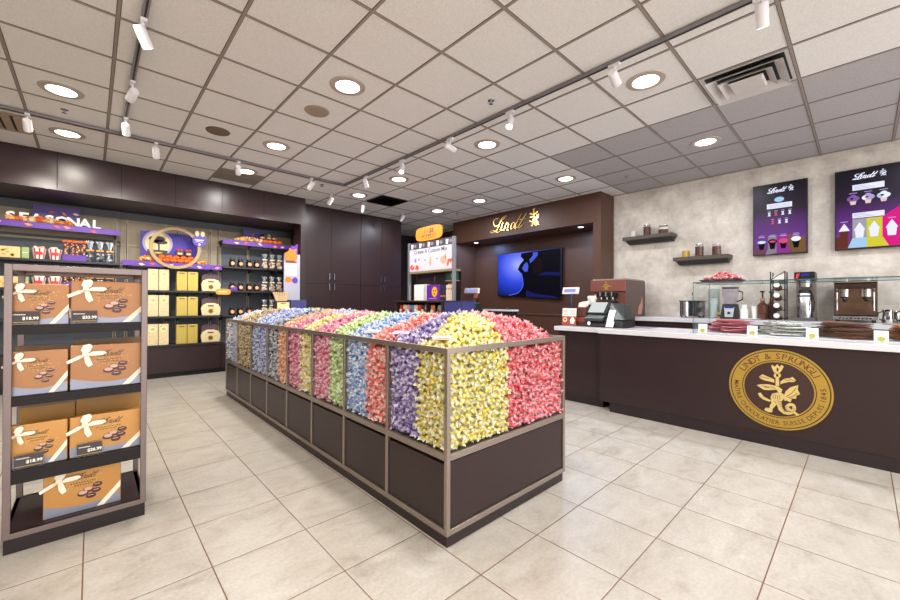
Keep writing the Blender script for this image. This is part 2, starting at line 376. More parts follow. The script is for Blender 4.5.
# ------------------------------------------------------------------ tall cabinets
def tall_cabinet(x0, xm, x1, label):
    t = thing('storage_cabinet', label, 'cabinet', ((x0 + x1) / 2, 7.4, 0))
    part('body', MB(DARKZ).box(x0 + .002, x1 - .002, 7.425, 7.65, 0, CZ - .004), t)
    part('toe_kick', MB(BLACK).box(x0 + .004, x1 - .004, 7.41, 7.424, 0.002, .09), t)
    for a, c, h in ((x0, xm, xm - .045), (xm, x1, xm + .06)):
        for z0, z1, hz in ((.1, 1.605, 1.55), (1.613, CZ - .02, 1.76)):
            d = part('door', MB(DARKZ).box(a + .003, c - .003, 7.402, 7.424, z0, z1), t, .002)
            hb = MB(STEEL).box(h - .008, h + .008, 7.365, 7.378, hz - .068, hz + .068); hb.box(h - .006, h + .006, 7.378, 7.402, hz - .06, hz - .05); hb.box(h - .006, h + .006, 7.378, 7.402, hz + .05, hz + .06)
            part('handle', hb, d)
tall_cabinet(2.902, 3.58, 4.26, 'dark brown tall storage cabinet beside the seasonal shelving column')
tall_cabinet(4.264, 4.797, 5.33, 'dark brown tall storage cabinet at the end beside the corridor')

# ------------------------------------------------------------------ ceiling fixtures
LENS = emit('downlight lens', '#fffaf2', 7.0)
RIM = mat('downlight trim ring', '#b9aca0', .4, .2)
WARM = (1, .92, .80); COOL = (.87, .91, 1.0)
def downlight(x, y, label, power=17, group=None, visible=True):
    t = thing('recessed_downlight', label, 'ceiling light', (x, y, CZ - .02), group)
    part('trim_ring', MB(RIM).lathe([(.105, -.012), (.15, -.008), (.155, -.001), (.105, -.001), (.105, -.012)], (x, y, CZ), 32, cap=False), t, sm=True)
    part('lens', MB(LENS).lathe([(.0, -.010), (.1, -.008), (.104, -.002), (0, -.002)], (x, y, CZ), 32), t, sm=True)
    k = max(0, min(1, (x + .2) / 5.5)); c = tuple(WARM[i] * (1 - k) + COOL[i] * k for i in range(3))
    lamp(t, (x, y, CZ - .025), power * (1.4 if y > 4.5 else 1.0), .2, c)
    return t
DL = [(1.65, 3.11, 'round recessed downlight above the middle of the candy island'),
 (-.208, 4.96, 'larger of the two recessed downlights left of the short track rail'),
 (-.208, 6.19, 'round recessed downlight just in front of the dark soffit at far left'),
 (1.653, 4.91, 'round recessed downlight behind the brown round speaker, before the rail'),
 (1.652, 6.17, 'round recessed downlight beside the grey return air tile near the soffit'),
 (3.475, 1.272, 'large bright recessed downlight next to the square air diffuser'),
 (5.305, 1.268, 'recessed downlight in the grey ceiling tiles above the service counter'),
 (3.494, 3.10, 'recessed downlight close to the long track rail in mid ceiling'),
 (3.493, 4.92, 'recessed downlight beyond the rail corner, in front of the black vent'),
 (3.5, 6.155, 'recessed downlight beside the black slotted vent near the tall cabinets'),
 (5.29, 6.066, 'recessed downlight above the orange header badge near the corridor'),
 (5.33, 4.914, 'recessed downlight in front of the left end of the brown portal'),
 (5.335, 3.119, 'recessed downlight in front of the gold crest on the brown portal')]
for x, y, l in DL: downlight(x, y, l)
for x in (-2.05, -.208, 1.65, 3.475, 5.305):
    for y in (-.6, -2.45):
        downlight(x, y, 'round recessed downlight in the ceiling behind the photographer', group='downlights behind the viewer')
downlight(-.208, 3.11, 'round recessed downlight in the ceiling left of the view', group='downlights left of the view')
downlight(-2.05, 3.11, 'round recessed downlight in the ceiling left of the view', group='downlights left of the view')
downlight(-.208, 1.27, 'round recessed downlight in the ceiling left of the view', group='downlights left of the view')
downlight(1.65, 1.27, 'round recessed downlight in the ceiling overhead, above the viewer', group='downlights overhead')
for x, y in ((6.62, 3.56), (6.62, 6.2)):
    t = thing('niche_downlight', 'small cool niche downlight over the right side of the television' if y < 5 else 'small cool niche downlight at the left end of the portal', 'ceiling light', (x, y, 2.64))
    part('trim_ring', MB(STEEL).lathe([(.05, -.006), (.075, -.004), (.078, -.0005), (.05, -.0005), (.05, -.006)], (x, y, 2.65), 24, cap=False), t, sm=True)
    part('lens', MB(emit('cool niche lens', '#cfe6ff', 6)).lathe([(0, -.005), (.05, -.004), (.052, -.001), (0, -.001)], (x, y, 2.65), 24), t)
    lamp(t, (x, y, 2.635), 14, .08, (.3, .52, 1))
# tracks
RAIL = mat('grey track rail', '#8d888a', .4, .5)
def rail(name, pts, label):
    b = MB(RAIL)
    for (x0, y0), (x1, y1) in zip(pts[:-1], pts[1:]):
        b.box(min(x0, x1) - .017, max(x0, x1) + .017, min(y0, y1) - .017, max(y0, y1) + .017, CZ - .034, CZ - .006)
        b.mat(BLACK)
        if x0 == x1: b.box(x0 - .006, x0 + .006, min(y0, y1), max(y0, y1), CZ - .0365, CZ - .034)
        else: b.box(min(x0, x1), max(x0, x1), y0 - .006, y0 + .006, CZ - .0365, CZ - .034)
        b.mat(RAIL)
    single(name, label, 'track rail', b, (pts[0][0], pts[0][1], CZ - .0365))
rail('track_rail', [(-2.6, 5.735), (2.998, 5.735), (2.998, -1.2)], 'long grey L-shaped ceiling track rail running past the soffit and toward the counter')
rail('track_rail', [(.248, 5.70), (.248, 1.4)], 'short grey ceiling track rail at upper left carrying three white spotlights')
HEADM = mat('white spotlight housing', '#e4e0e4', .35, var=.02); GLOW = emit('spotlight lamp face', '#fff6e6', 14)
def head(x, y, aim, label, lit=True, power=20, mount=CZ - .036, ln=.135):
    t = thing('track_spotlight', label, 'spotlight', (x, y, mount - .2))
    d = (Vector(aim) - Vector((x, y, mount - .12))).normalized(); p = Vector((x, y, mount - .11))
    part('adapter', MB(HEADM).box(x - .018, x + .018, y - .045, y + .045, mount - .022, mount), t, .003)
    part('stem', MB(HEADM).cyl((x, y, mount - .1), .008, .08, 8), t)
    Mx = d.to_track_quat('Z', 'Y').to_matrix()
    part('housing', MB(HEADM).lathe([(.0, -ln / 2), (.028, -ln / 2), (.034, -ln / 2 + .01), (.034, ln / 2), (.029, ln / 2), (.029, ln / 2 - .012), (0, ln / 2 - .012)], p, 20, Mx), t, sm=True)
    part('lamp_face', MB(GLOW if lit else mat('frosted spotlight face', '#e8e6ea', .3)).lathe([(0, ln / 2 - .010), (.0285, ln / 2 - .010), (.0285, ln / 2 - .005), (0, ln / 2 - .005)], p, 20, Mx), t)
    if lit: lamp(t, p + d * (ln / 2 + .01), power, .03, (1, .93, .84), spot=math.radians(52), aim=aim, blend=.8)
head(.245, 3.28, (1.3, 4.1, 1.0), 'white track spotlight nearest the viewer on the short rail')
head(.248, 4.27, (-.4, 7.7, 2.0), 'white track spotlight in the middle of the short rail')
head(.252, 5.17, (.6, 7.7, 1.7), 'white track spotlight at the far end of the short rail, glaring', True, 75)
head(-.48, 5.735, (-.5, 7.7, 1.9), 'white track spotlight hanging by the slatted air grille at far left', True, 60)
head(.554, 5.735, (.9, 7.7, 1.3), 'white track spotlight just right of the short rail end', True, 60)
head(1.438, 5.735, (1.9, 7.7, 1.9), 'lit white track spotlight next to the grey return air tile', True, 70)
head(2.442, 5.735, (2.3, 7.7, 1.7), 'white track spotlight near the inner corner of the long rail', True, 62)
head(2.998, 5.07, (3.6, 4.6, .6), 'white track spotlight just past the corner of the long rail', False)
head(2.998, 4.16, (2.2, 3.4, 1), 'lit white track spotlight above the downlight before the black vent')
head(2.998, 3.22, (6.8, 2.3, 1.7), 'white track spotlight tilted over the mid-ceiling downlight', True, 30)
head(2.998, 2.36, (1.9, 1.9, 1.0), 'lit white track spotlight facing the candy island near the small sprinkler')
head(2.998, 1.33, (6.8, 1.9, 1.9), 'white track spotlight beside the big bright downlight', True, 30)
head(2.998, .42, (4.3, .5, .5), 'white track spotlight nearest the square air diffuser at top right', True, 18)
head(3.126, 6.5, (2.9, 7.3, 2.3), 'starry lit ceiling spotlight over the seam of the first tall cabinet', True, 14, CZ - .001)
head(3.84, 6.6, (4.1, 7.35, 2.2), 'lit ceiling spotlight over the middle of the tall cabinets', True, 14, CZ - .001)
head(4.9, 6.78, (4.9, 7.3, 2.6), 'white ceiling spotlight at the end of the tall cabinets by the corridor', True, 8, CZ - .001)
# diffusers, grilles, speakers, sprinklers
DIF = mat('white air diffuser', '#c9c4c2', .45)
def diffuser(x0, x1, y0, y1, label):
    cx, cy = (x0 + x1) / 2, (y0 + y1) / 2; h = (x1 - x0) / 2
    t = thing('air_diffuser', label, 'air vent', (cx, cy, CZ - .06))
    part('backing', MB(BLACK).box(x0 + .01, x1 - .01, y0 + .01, y1 - .01, CZ - .004, CZ - .001), t)
    for s0, s1, z0, z1, nm in ((.98, .90, -.008, -.006, 'flange'), (.88, .66, -.05, -.01, 'outer_cone'), (.62, .44, -.055, -.014, 'middle_cone'), (.40, .36, -.05, -.060, 'center_plate')):
        b = MB(DIF); q = []
        for s, z in ((s0, z0), (s1, z1)): q.append([(cx + a * h * s, cy + c * h * s, CZ + z) for a, c in ((-1, -1), (1, -1), (1, 1), (-1, 1))])
        vs = q[0] + q[1] + [(p[0], p[1], p[2] + .004) for p in q[0]] + [(p[0], p[1], p[2] + .004) for p in q[1]]
        fs = []
        for i in range(4): j = (i + 1) % 4; fs += [[i, j, 4 + j, 4 + i], [8 + i, 12 + i, 12 + j, 8 + j], [4 + i, 4 + j, 12 + j, 12 + i], [i, 8 + i, 8 + j, j]]
        if nm == 'center_plate': fs += [[4, 5, 6, 7], [12, 15, 14, 13]]
        part(nm, b.add(vs, fs), t)
diffuser(3.79, 4.37, .375, .955, 'square white three-cone air diffuser beside the grey ceiling tiles')
def grille(x0, x1, y0, y1, along, m, label, n=7):
    t = thing('air_grille', label, 'air vent', ((x0 + x1) / 2, (y0 + y1) / 2, CZ - .03))
    part('backing', MB(BLACK).box(x0, x1, y0, y1, CZ - .0065, CZ - .0055), t)
    f = MB(m); e = .02; f.box(x0, x1, y0, y0 + e, CZ - .02, CZ - .006); f.box(x0, x1, y1 - e, y1, CZ - .02, CZ - .006); f.box(x0, x0 + e, y0 + e, y1 - e, CZ - .02, CZ - .006); f.box(x1 - e, x1, y0 + e, y1 - e, CZ - .02, CZ - .006)
    part('frame', f, t)
    for k in range(n):
        if along == 'y':
            x = x0 + e + (k + .5) * (x1 - x0 - 2 * e) / n; b = MB(m).hexa([(x - .03, y0 + e, CZ - .028), (x - .02, y0 + e, CZ - .028), (x - .03, y1 - e, CZ - .028), (x - .02, y1 - e, CZ - .028), (x + .02, y0 + e, CZ - .008), (x + .03, y0 + e, CZ - .008), (x + .02, y1 - e, CZ - .008), (x + .03, y1 - e, CZ - .008)])
        else:
            y = y0 + e + (k + .5) * (y1 - y0 - 2 * e) / n; b = MB(m).hexa([(x0 + e, y - .03, CZ - .028), (x1 - e, y - .03, CZ - .028), (x0 + e, y - .02, CZ - .028), (x1 - e, y - .02, CZ - .028), (x0 + e, y + .02, CZ - .008), (x1 - e, y + .02, CZ - .008), (x0 + e, y + .03, CZ - .008), (x1 - e, y + .03, CZ - .008)])
        part('slat', b, t)
grille(-1.07, -.51, 5.93, 6.49, 'y', mat('tan grille', '#a8947c', .5), 'tan slatted air grille at the far left edge of the ceiling', 6)
grille(3.80, 4.36, 5.86, 6.40, 'x', BLACK, 'black slotted ceiling vent in front of the tall cabinets', 5)
b = MB(mat('tan speaker grille', '#a08d7c', .5)).lathe([(0, -.006), (.03, -.012), (.05, -.006), (.07, -.012), (.09, -.006), (.11, -.012), (.12, -.001), (0, -.001)], (1.646, 3.733, CZ), 28)
single('ceiling_speaker', 'ringed tan ceiling speaker just beyond the downlight over the island', 'speaker', b, (1.646, 3.733, CZ - .012), sm=True)
b = MB(mat('brown speaker mesh', '#6b5c4c', .6)).lathe([(0, -.006), (.095, -.006), (.115, -.01), (.12, -.001), (0, -.001)], (1.031, 4.939, CZ), 28)
single('ceiling_speaker', 'flat brown round ceiling speaker in the left half of the ceiling', 'speaker', b, (1.031, 4.939, CZ - .01), sm=True)
for x, y, l in ((2.76, 2.40, 'small sprinkler head in mid ceiling beside the long rail'), (-.208, 5.45, 'small sprinkler head between the two downlights at far left'), (2.75, 6.02, 'small sprinkler head in front of the rail corner near the cabinets'), (5.86, 2.42, 'small sprinkler head in the grey tiles near the stone wall'), (5.75, 5.95, 'small sprinkler head near the left end of the brown portal')):
    b = MB(STEEL).lathe([(0, -.006), (.03, -.004), (.032, -.0005), (0, -.0005)], (x, y, CZ), 16); b.lathe([(.006, -.03), (.006, -.004)], (x, y, CZ), 8); b.lathe([(0, -.036), (.02, -.034), (.02, -.031), (0, -.03)], (x, y, CZ), 12)
    single('sprinkler_head', l, 'sprinkler', b, (x, y, CZ - .036), sm=True)
# ================================================================== CANDY ISLAND
IX0, IX1, IY0, IY1 = 1.318, 2.445, 1.43, 5.80
BAY = (IY1 - IY0) / 8
isl = thing('candy_island', 'long glass-sided island of wrapped truffles on dark wood base panels', 'display island', ((IX0 + IX1) / 2, (IY0 + IY1) / 2, 0))
ZG0, ZG1, ZR = .475, .985, 1.015            # glass bottom, glass top, rail top
part('plinth', MB(wood('dark plinth', '#2b2022', .4)).box(IX0 + .012, IX1 - .012, IY0 + .012, IY1 - .012, 0, .062), isl)
part('cabinet_body', MB(DARK).box(IX0 + .03, IX1 - .03, IY0 + .03, IY1 - .03, .062, .44), isl)
fr = .024
for xs in (IX0, IX1 - fr):
    part('top_rail', MB(CHAMP).box(xs, xs + fr, IY0 + fr, IY1 - fr, ZR - .03, ZR), isl, .002)
    part('middle_rail', MB(CHAMP).box(xs, xs + fr, IY0 + fr, IY1 - fr, .44, ZG0), isl, .002)
    part('bottom_rail', MB(CHAMP).box(xs, xs + fr, IY0 + fr, IY1 - fr, .062, .092), isl, .002)
for ys in (IY0, IY1 - fr):
    part('top_rail', MB(CHAMP).box(IX0 + fr, IX1 - fr, ys, ys + fr, ZR - .03, ZR), isl, .002)
    part('middle_rail', MB(CHAMP).box(IX0 + fr, IX1 - fr, ys, ys + fr, .44, ZG0), isl, .002)
    part('bottom_rail', MB(CHAMP).box(IX0 + fr, IX1 - fr, ys, ys + fr, .062, .092), isl, .002)
for k in range(9):
    for xs in (IX0, IX1 - fr):
        y = IY0 if k == 0 else (IY1 - fr if k == 8 else IY0 + k * BAY - fr / 2)
        if k in (0, 8): part('post', MB(CHAMP).box(xs, xs + fr, y, y + fr, .062, ZR), isl, .002)
        else: part('post', MB(CHAMP).box(xs + .0005, xs + fr - .0005, y, y + fr, .092, ZR - .03), isl, .002)
for k in range(8):
    y0, y1 = IY0 + k * BAY + .022, IY0 + (k + 1) * BAY - .022
    for side, xg in ((0, IX0 + .006), (1, IX1 - .012)):
        part('glass_pane', MB(GLASS).box(xg, xg + .006, y0 - .01, y1 + .01, ZG0, ZG1), isl)
        xb = IX0 + .008 if side == 0 else IX1 - .03
        part('base_panel', MB(DARK).box(xb, xb + .022, y0, y1, .1, .418), isl, .002)
    part('divider', MB(glass('bin divider')).box(IX0 + .016, IX1 - .016, (y0 + y1) / 2 - .002, (y0 + y1) / 2 + .002, ZG0, 1.0), isl)
for ys in (IY0 + .006, IY1 - .012):
    part('glass_pane', MB(GLASS).box(IX0 + .022, IX1 - .022, ys, ys + .006, ZG0, ZG1), isl)
    part('base_panel', MB(DARK).box(IX0 + .03, IX1 - .03, ys + .002, ys + .022, .1, .432), isl, .002)
part('bin_floor', MB(BLACK).box(IX0 + .016, IX1 - .016, IY0 + .016, IY1 - .016, .45, .478), isl)
XD = 1.84
part('divider', MB(glass('bin divider')).box(XD - .002, XD + .002, IY0 + .016, IY1 - .016, ZG0, 1.0), isl)

# flavours: ball foil, clear twist ends
FL = {'yellow': ('#dcc832', '#f2eed2'), 'purple': ('#6a4ea0', '#d3cbe6'), 'coral': ('#e2564e', '#f7cac4'), 'sky blue': ('#6f97dc', '#dbe6f8'), 'green': ('#a3c258', '#e2eecb'),
      'pink': ('#d84a7c', '#f6c2d2'), 'pale yellow': ('#e8cc4e', '#f6f1cf'), 'magenta': ('#c73d6e', '#f2b4c6'), 'orange': ('#ee7a35', '#fad2b4'), 'black': ('#34343f', '#cfd3de'),
      'silver blue': ('#5264b8', '#d6dcf0'), 'bronze': ('#7c5c3a', '#dccaa4'), 'cream': ('#ead9b0', '#b9c3e4'), 'teal': ('#36a8ac', '#c9ebea'), 'red': ('#d5303f', '#f7b6c0'), 'white blue': ('#4f70c4', '#eceff8')}
FN = list(FL)
def foil(n, i):
    return mat(n + (' foil' if i == 0 else ' cellophane twist'), FL[n][i], .3 if i == 0 else .35, .25 if i == 0 else .0, var=.18, scale=60, island=(i == 0))
LEFT = ['yellow', 'purple', 'coral', 'sky blue', 'green', 'pink', 'pale yellow', 'magenta', 'orange', 'black', 'silver blue', 'silver blue', 'bronze', 'bronze', 'cream', 'white blue']
RIGHT = ['red', 'coral', 'purple', 'green', 'cream', 'sky blue', 'pale yellow', 'pink', 'sky blue', 'orange', 'pale yellow', 'teal', 'orange', 'white blue', 'silver blue', 'cream']
def flav(x, y):
    if 1.5 < x < 1.86 and 1.6 < y < 1.80 - .5 * max(0, 1.66 - x): return FN.index('yellow')
    k = min(15, max(0, int((y - IY0) / (BAY / 2)))); return FN.index((LEFT if x < XD else RIGHT)[k])
def candy(nb, kb, nt_):
    """ball with two flared twist ends along local x; returns verts, faces, face kind"""
    v = []; f = []; kind = []
    r = .0163
    for i in range(kb + 1):
        t = PI * i / kb
        for j in range(nb):
            a = 2 * PI * j / nb; v.append((-r * 1.08 * math.cos(t), r * math.sin(t) * math.cos(a), r * math.sin(t) * math.sin(a)))
    for i in range(kb):
        for j in range(nb): f.append((i * nb + j, i * nb + (j + 1) % nb, (i + 1) * nb + (j + 1) % nb, (i + 1) * nb + j)); kind.append(0)
    for s in (-1, 1):
        b = len(v)
        for j in range(nt_): a = 2 * PI * j / nt_; v.append((s * .0145, .0045 * math.cos(a), .0045 * math.sin(a)))
        for j in range(nt_):
            a = 2 * PI * j / nt_ + .3; q = 1.25 if j % 2 else .75
            v.append((s * (.030 + .005 * (j % 2)), .0175 * q * math.cos(a), .0115 * q * math.sin(a)))
        for j in range(nt_): f.append((b + j, b + (j + 1) % nt_, b + nt_ + (j + 1) % nt_, b + nt_ + j)); kind.append(1)
    return np.array(v), np.array(f), np.array(kind)
def heap(x, y):
    """height of the sweets above the bins"""
    u = (x - (IX0 + IX1) / 2) / ((IX1 - IX0) / 2); d = max(0.0, 1 - abs(u) ** 2.6)
    e = min(1.0, (y - IY0) / .30, (IY1 - y) / .34); e = math.sin(max(0, e) * PI / 2)
    k = (y - IY0) / (BAY / 2); ridge = .018 * math.sin(2 * PI * (k - .25)) + .012 * math.sin(7.3 * x + 3.1 * y)
    lump = .05 * math.exp(-((x - 1.72) ** 2 + (y - 1.72) ** 2) / .035) + .035 * math.exp(-((x - 2.14) ** 2 + (y - 1.66) ** 2) / .05)
    return .972 + (.145 * d + ridge * d + lump) * e
pts = []                                   # x, y, z, layer
def add(x, y, z, lay, zone): pts.append((x, y, z, lay, zone))
P_ = .0348
for i in range(int((IY1 - IY0 - .05) / P_)):
    for j in range(int((IX1 - IX0 - .05) / P_)):
        y = IY0 + .028 + i * P_; x = IX0 + .028 + j * P_ + (.5 * P_ if i % 2 else 0)
        x += random.uniform(-.008, .008); y += random.uniform(-.008, .008)
        x = min(IX1 - .034, max(IX0 + .034, x)); y = min(IY1 - .034, max(IY0 + .034, y))
        add(x, y, heap(x, y) + random.uniform(-.008, .012), 0, 'heap')
def wallfill(a0, a1, f, zone, depth):
    for l in range(depth):
        for i in range(int((a1 - a0) / P_)):
            for j in range(int((ZG1 - ZG0 - .01) / P_)):
                a = a0 + .018 + i * P_ + (.5 * P_ if (j + l) % 2 else 0) + random.uniform(-.008, .008); z = .498 + j * P_ + random.uniform(-.007, .007)
                a = min(a1 - .018, max(a0 + .018, a)); x, y = f(a, .024 + l * .022 + random.uniform(0, .007)); add(x, y, z, l, zone)
wallfill(IY0 + .012, IY1 - .012, lambda a, d: (IX0 + .012 + d, a), 'side', 2)
wallfill(IX0 + .012, IX1 - .012, lambda a, d: (a, IY0 + .012 + d), 'end', 2)
wallfill(IY0 + .012, IY1 - .012, lambda a, d: (IX1 - .012 - d, a), 'far', 1)
wallfill(IX0 + .012, IX1 - .012, lambda a, d: (a, IY1 - .012 - d), 'farend', 1)
pts_a = np.array([p[:4] for p in pts]); zone = np.array([p[4] for p in pts])
dist = np.linalg.norm(pts_a[:, :3] - np.array([0, 0, 1.25]), axis=1)
elig = np.where((pts_a[:, 3] == 0) & np.isin(zone, ['heap', 'side', 'end']))[0]
near = elig[np.argsort(dist[elig])][:300]; nearset = set(near.tolist())
hv, hf, hk = candy(10, 7, 8); lv, lf, lk = candy(6, 4, 6)
rots = [np.array(Euler((random.uniform(0, 6.3), random.uniform(-.9, .9), random.uniform(0, 6.3))).to_matrix()) for _ in range(400)]
# the 300 nearest truffles are single objects
proto = {}
for n in set(LEFT[:4] + RIGHT[:3]):
    me = bpy.data.meshes.new(n.replace(' ', '_') + '_truffle'); me.from_pydata([tuple(q) for q in hv], [], [tuple(int(z) for z in q) for q in hf])
    me.materials.append(foil(n, 0)); me.materials.append(foil(n, 1)); me.polygons.foreach_set('material_index', hk.astype(np.int32)); me.polygons.foreach_set('use_smooth', [True] * len(hf)); me.update(); proto[n] = me
WHERE = {'heap': ('heaped above the glass at the near corner of the island', 'heaped near corner'), 'side': ('behind the left side glass near the island corner', 'behind side glass'), 'end': ('pressed behind the end glass facing the viewer', 'behind end glass')}
for i in near:
    x, y, z = pts_a[i, :3]; n = FN[flav(x, y)]; zn = str(zone[i])
    o = bpy.data.objects.new('wrapped_truffle', proto[n]); COL.objects.link(o); o.location = (x, y, z)
    o.rotation_euler = (random.uniform(0, 6.3), random.uniform(-.7, .7), random.uniform(0, 6.3))
    o['label'] = n + ' foil wrapped truffle ' + WHERE[zn][0]; o['category'] = 'candy'; o['group'] = n + ' truffles ' + WHERE[zn][1]
# all others: one mass of sweets
V = []; F = []; MI = []; nv = 0
for i in range(len(pts_a)):
    if i in nearset: continue
    cv, cf, ck = (hv, hf, hk) if dist[i] < 2.9 and pts_a[i, 3] == 0 else (lv, lf, lk)
    x, y, z = pts_a[i, :3]; k = flav(x, y)
    V.append(cv @ rots[random.randrange(400)].T + pts_a[i, :3]); F.append(cf + nv); MI.append(ck + 2 * k); nv += len(cv)
# the packed sweets underneath, as one lumpy surface below the top layer
gx = np.linspace(IX0 + .05, IX1 - .05, 56); gy = np.linspace(IY0 + .05, IY1 - .05, 220); gv = []; gf = []; gm = []
for yy in gy:
    for xx in gx: gv.append((xx, yy, heap(xx, yy) - .020 + random.uniform(-.005, .005)))
for a in range(len(gy) - 1):
    for c in range(len(gx) - 1):
        q = a * len(gx) + c; gf.append((q, q + 1, q + len(gx) + 1, q + len(gx))); gm.append(2 * flav(gx[c] + .01, gy[a] + .01))
V.append(np.array(gv)); F.append(np.array(gf) + nv); MI.append(np.array(gm)); nv += len(gv)
# inner faces of the packed sweets
def inner(p00, p10, p01, p11, na, nz, jit, kf):
    global nv
    vs = []; fs = []; ms = []
    for a in range(na + 1):
        for c in range(nz + 1):
            s, t = a / na, c / nz; p = [(1 - s) * ((1 - t) * p00[d] + t * p01[d]) + s * ((1 - t) * p10[d] + t * p11[d]) for d in range(3)]
            vs.append((p[0] + random.uniform(-.004, .004), p[1] + random.uniform(-.004, .004), p[2]))
    for a in range(na):
        for c in range(nz): q = a * (nz + 1) + c; fs.append((q, q + nz + 1, q + nz + 2, q + 1)); m = vs[q]; n2 = vs[q + nz + 1]; ms.append(2 * flav((m[0] + n2[0]) / 2, (m[1] + n2[1]) / 2))
    V.append(np.array(vs)); F.append(np.array(fs) + nv); MI.append(np.array(ms)); nv += len(vs)
g = .066
inner((IX0 + g, IY0 + g, .48), (IX0 + g, IY1 - g, .48), (IX0 + g, IY0 + g, .97), (IX0 + g, IY1 - g, .97), 200, 12, 0, 0)
inner((IX0 + g, IY0 + g, .48), (IX1 - g, IY0 + g, .48), (IX0 + g, IY0 + g, .97), (IX1 - g, IY0 + g, .97), 50, 12, 0, 0)
inner((IX1 - g, IY0 + g, .48), (IX1 - g, IY1 - g, .48), (IX1 - g, IY0 + g, .97), (IX1 - g, IY1 - g, .97), 200, 12, 0, 0)
V = np.concatenate(V); F = np.concatenate(F); MI = np.concatenate(MI)
me = bpy.data.meshes.new('wrapped_truffles'); org = np.array([(IX0 + IX1) / 2, (IY0 + IY1) / 2, .48])
me.vertices.add(len(V)); me.vertices.foreach_set('co', (V - org).astype(np.float32).ravel())
me.loops.add(F.size); me.loops.foreach_set('vertex_index', F.astype(np.int32).ravel())
me.polygons.add(len(F)); me.polygons.foreach_set('loop_start', np.arange(0, F.size, 4, dtype=np.int32))
for n in FN: me.materials.append(foil(n, 0)); me.materials.append(foil(n, 1))
me.update(calc_edges=True)
me.polygons.foreach_set('material_index', MI.astype(np.int32)); me.polygons.foreach_set('use_smooth', [True] * len(F)); me.update()
o = bpy.data.objects.new('wrapped_truffles', me); COL.objects.link(o); o.location = org
o['label'] = 'masses of foil wrapped truffles in many colours filling the long island'; o['category'] = 'candy'; o['kind'] = 'stuff'
# small flavour cards lying on the sweets at the near end
for x, y, rz, c, l in ((1.43, 1.98, .5, '#cdb8e6', 'lilac flavour card lying on the purple truffles'), (1.42, 1.58, .8, '#e8c9c0', 'pale pink flavour card lying on the yellow truffles by the corner'), (1.41, 2.28, .4, '#f0c8c8', 'rosy flavour card lying on the coral truffles')):
    z = heap(x, y) + .03; b = MB(mat('card ' + c, c, .5)); Mz = Matrix.Rotation(rz, 4, 'Z') @ Matrix.Rotation(-.25, 4, 'Y')
    vs = [Mz @ Vector(p) for p in [(a, b_, c_) for c_ in (0, .004) for b_ in (-.055, .055) for a in (-.03, .03)]]
    b.hexa([(v[0] + x, v[1] + y, v[2] + z) for v in vs])
    b.mat(mat('red print', '#b2343c', .5)); vs = [Mz @ Vector(p) for p in [(a, b_, c_) for c_ in (.004, .0046) for b_ in (-.04, .04) for a in (-.02, -.008)]]; b.hexa([(v[0] + x, v[1] + y, v[2] + z) for v in vs])
    single('flavour_card', l, 'card', b, (x, y, z))
# ================================================================== FRONT DISPLAY STAND WITH GIFT BOXES
sx0, sx1, sy0, sy1 = -.312, .243, 2.86, 3.38
st = thing('display_stand', 'open bronze metal display stand holding ribboned gift boxes on dark shelves', 'display stand', ((sx0 + sx1) / 2, (sy0 + sy1) / 2, 0))
part('plinth', MB(wood('black plinth', '#231b1d', .4)).box(sx0 + .005, sx1 - .005, sy0 + .005, sy1 - .005, 0, .073), st)
part('base_shelf', MB(DARK).box(sx0 + .004, sx1 - .004, sy0 + .004, sy1 - .004, .085, .1), st)
p = .028
for x in (sx0, sx1 - p):
    for y in (sy0, sy1 - p): part('post', MB(BROWNMET).box(x, x + p, y, y + p, .073, 1.43), st, .002)
for y in (sy0, sy1 - p):
    part('top_rail', MB(BROWNMET).box(sx0 + p, sx1 - p, y, y + p, 1.398, 1.43), st, .002); part('bottom_rail', MB(BROWNMET).box(sx0 + p, sx1 - p, y, y + .018, .073, .1), st)
for x in (sx0, sx1 - p):
    part('top_rail', MB(BROWNMET).box(x, x + p, sy0 + p, sy1 - p, 1.398, 1.43), st, .002); part('bottom_rail', MB(BROWNMET).box(x, x + .018, sy0 + p, sy1 - p, .073, .1), st)
part('top_panel', MB(glass('smoky top glass', '#cfc4b8')).box(sx0 + p, sx1 - p, sy0 + p, sy1 - p, 1.412, 1.42), st)
SH = [(1.078, 1.124), (.722, .766), (.335, .402)]
for a, b_ in SH: part('shelf', MB(wood('black brown shelf', '#171113', .6)).box(sx0 + .012, sx1 - .012, sy0 + .008, sy1 - .008, a, b_), st, .002)

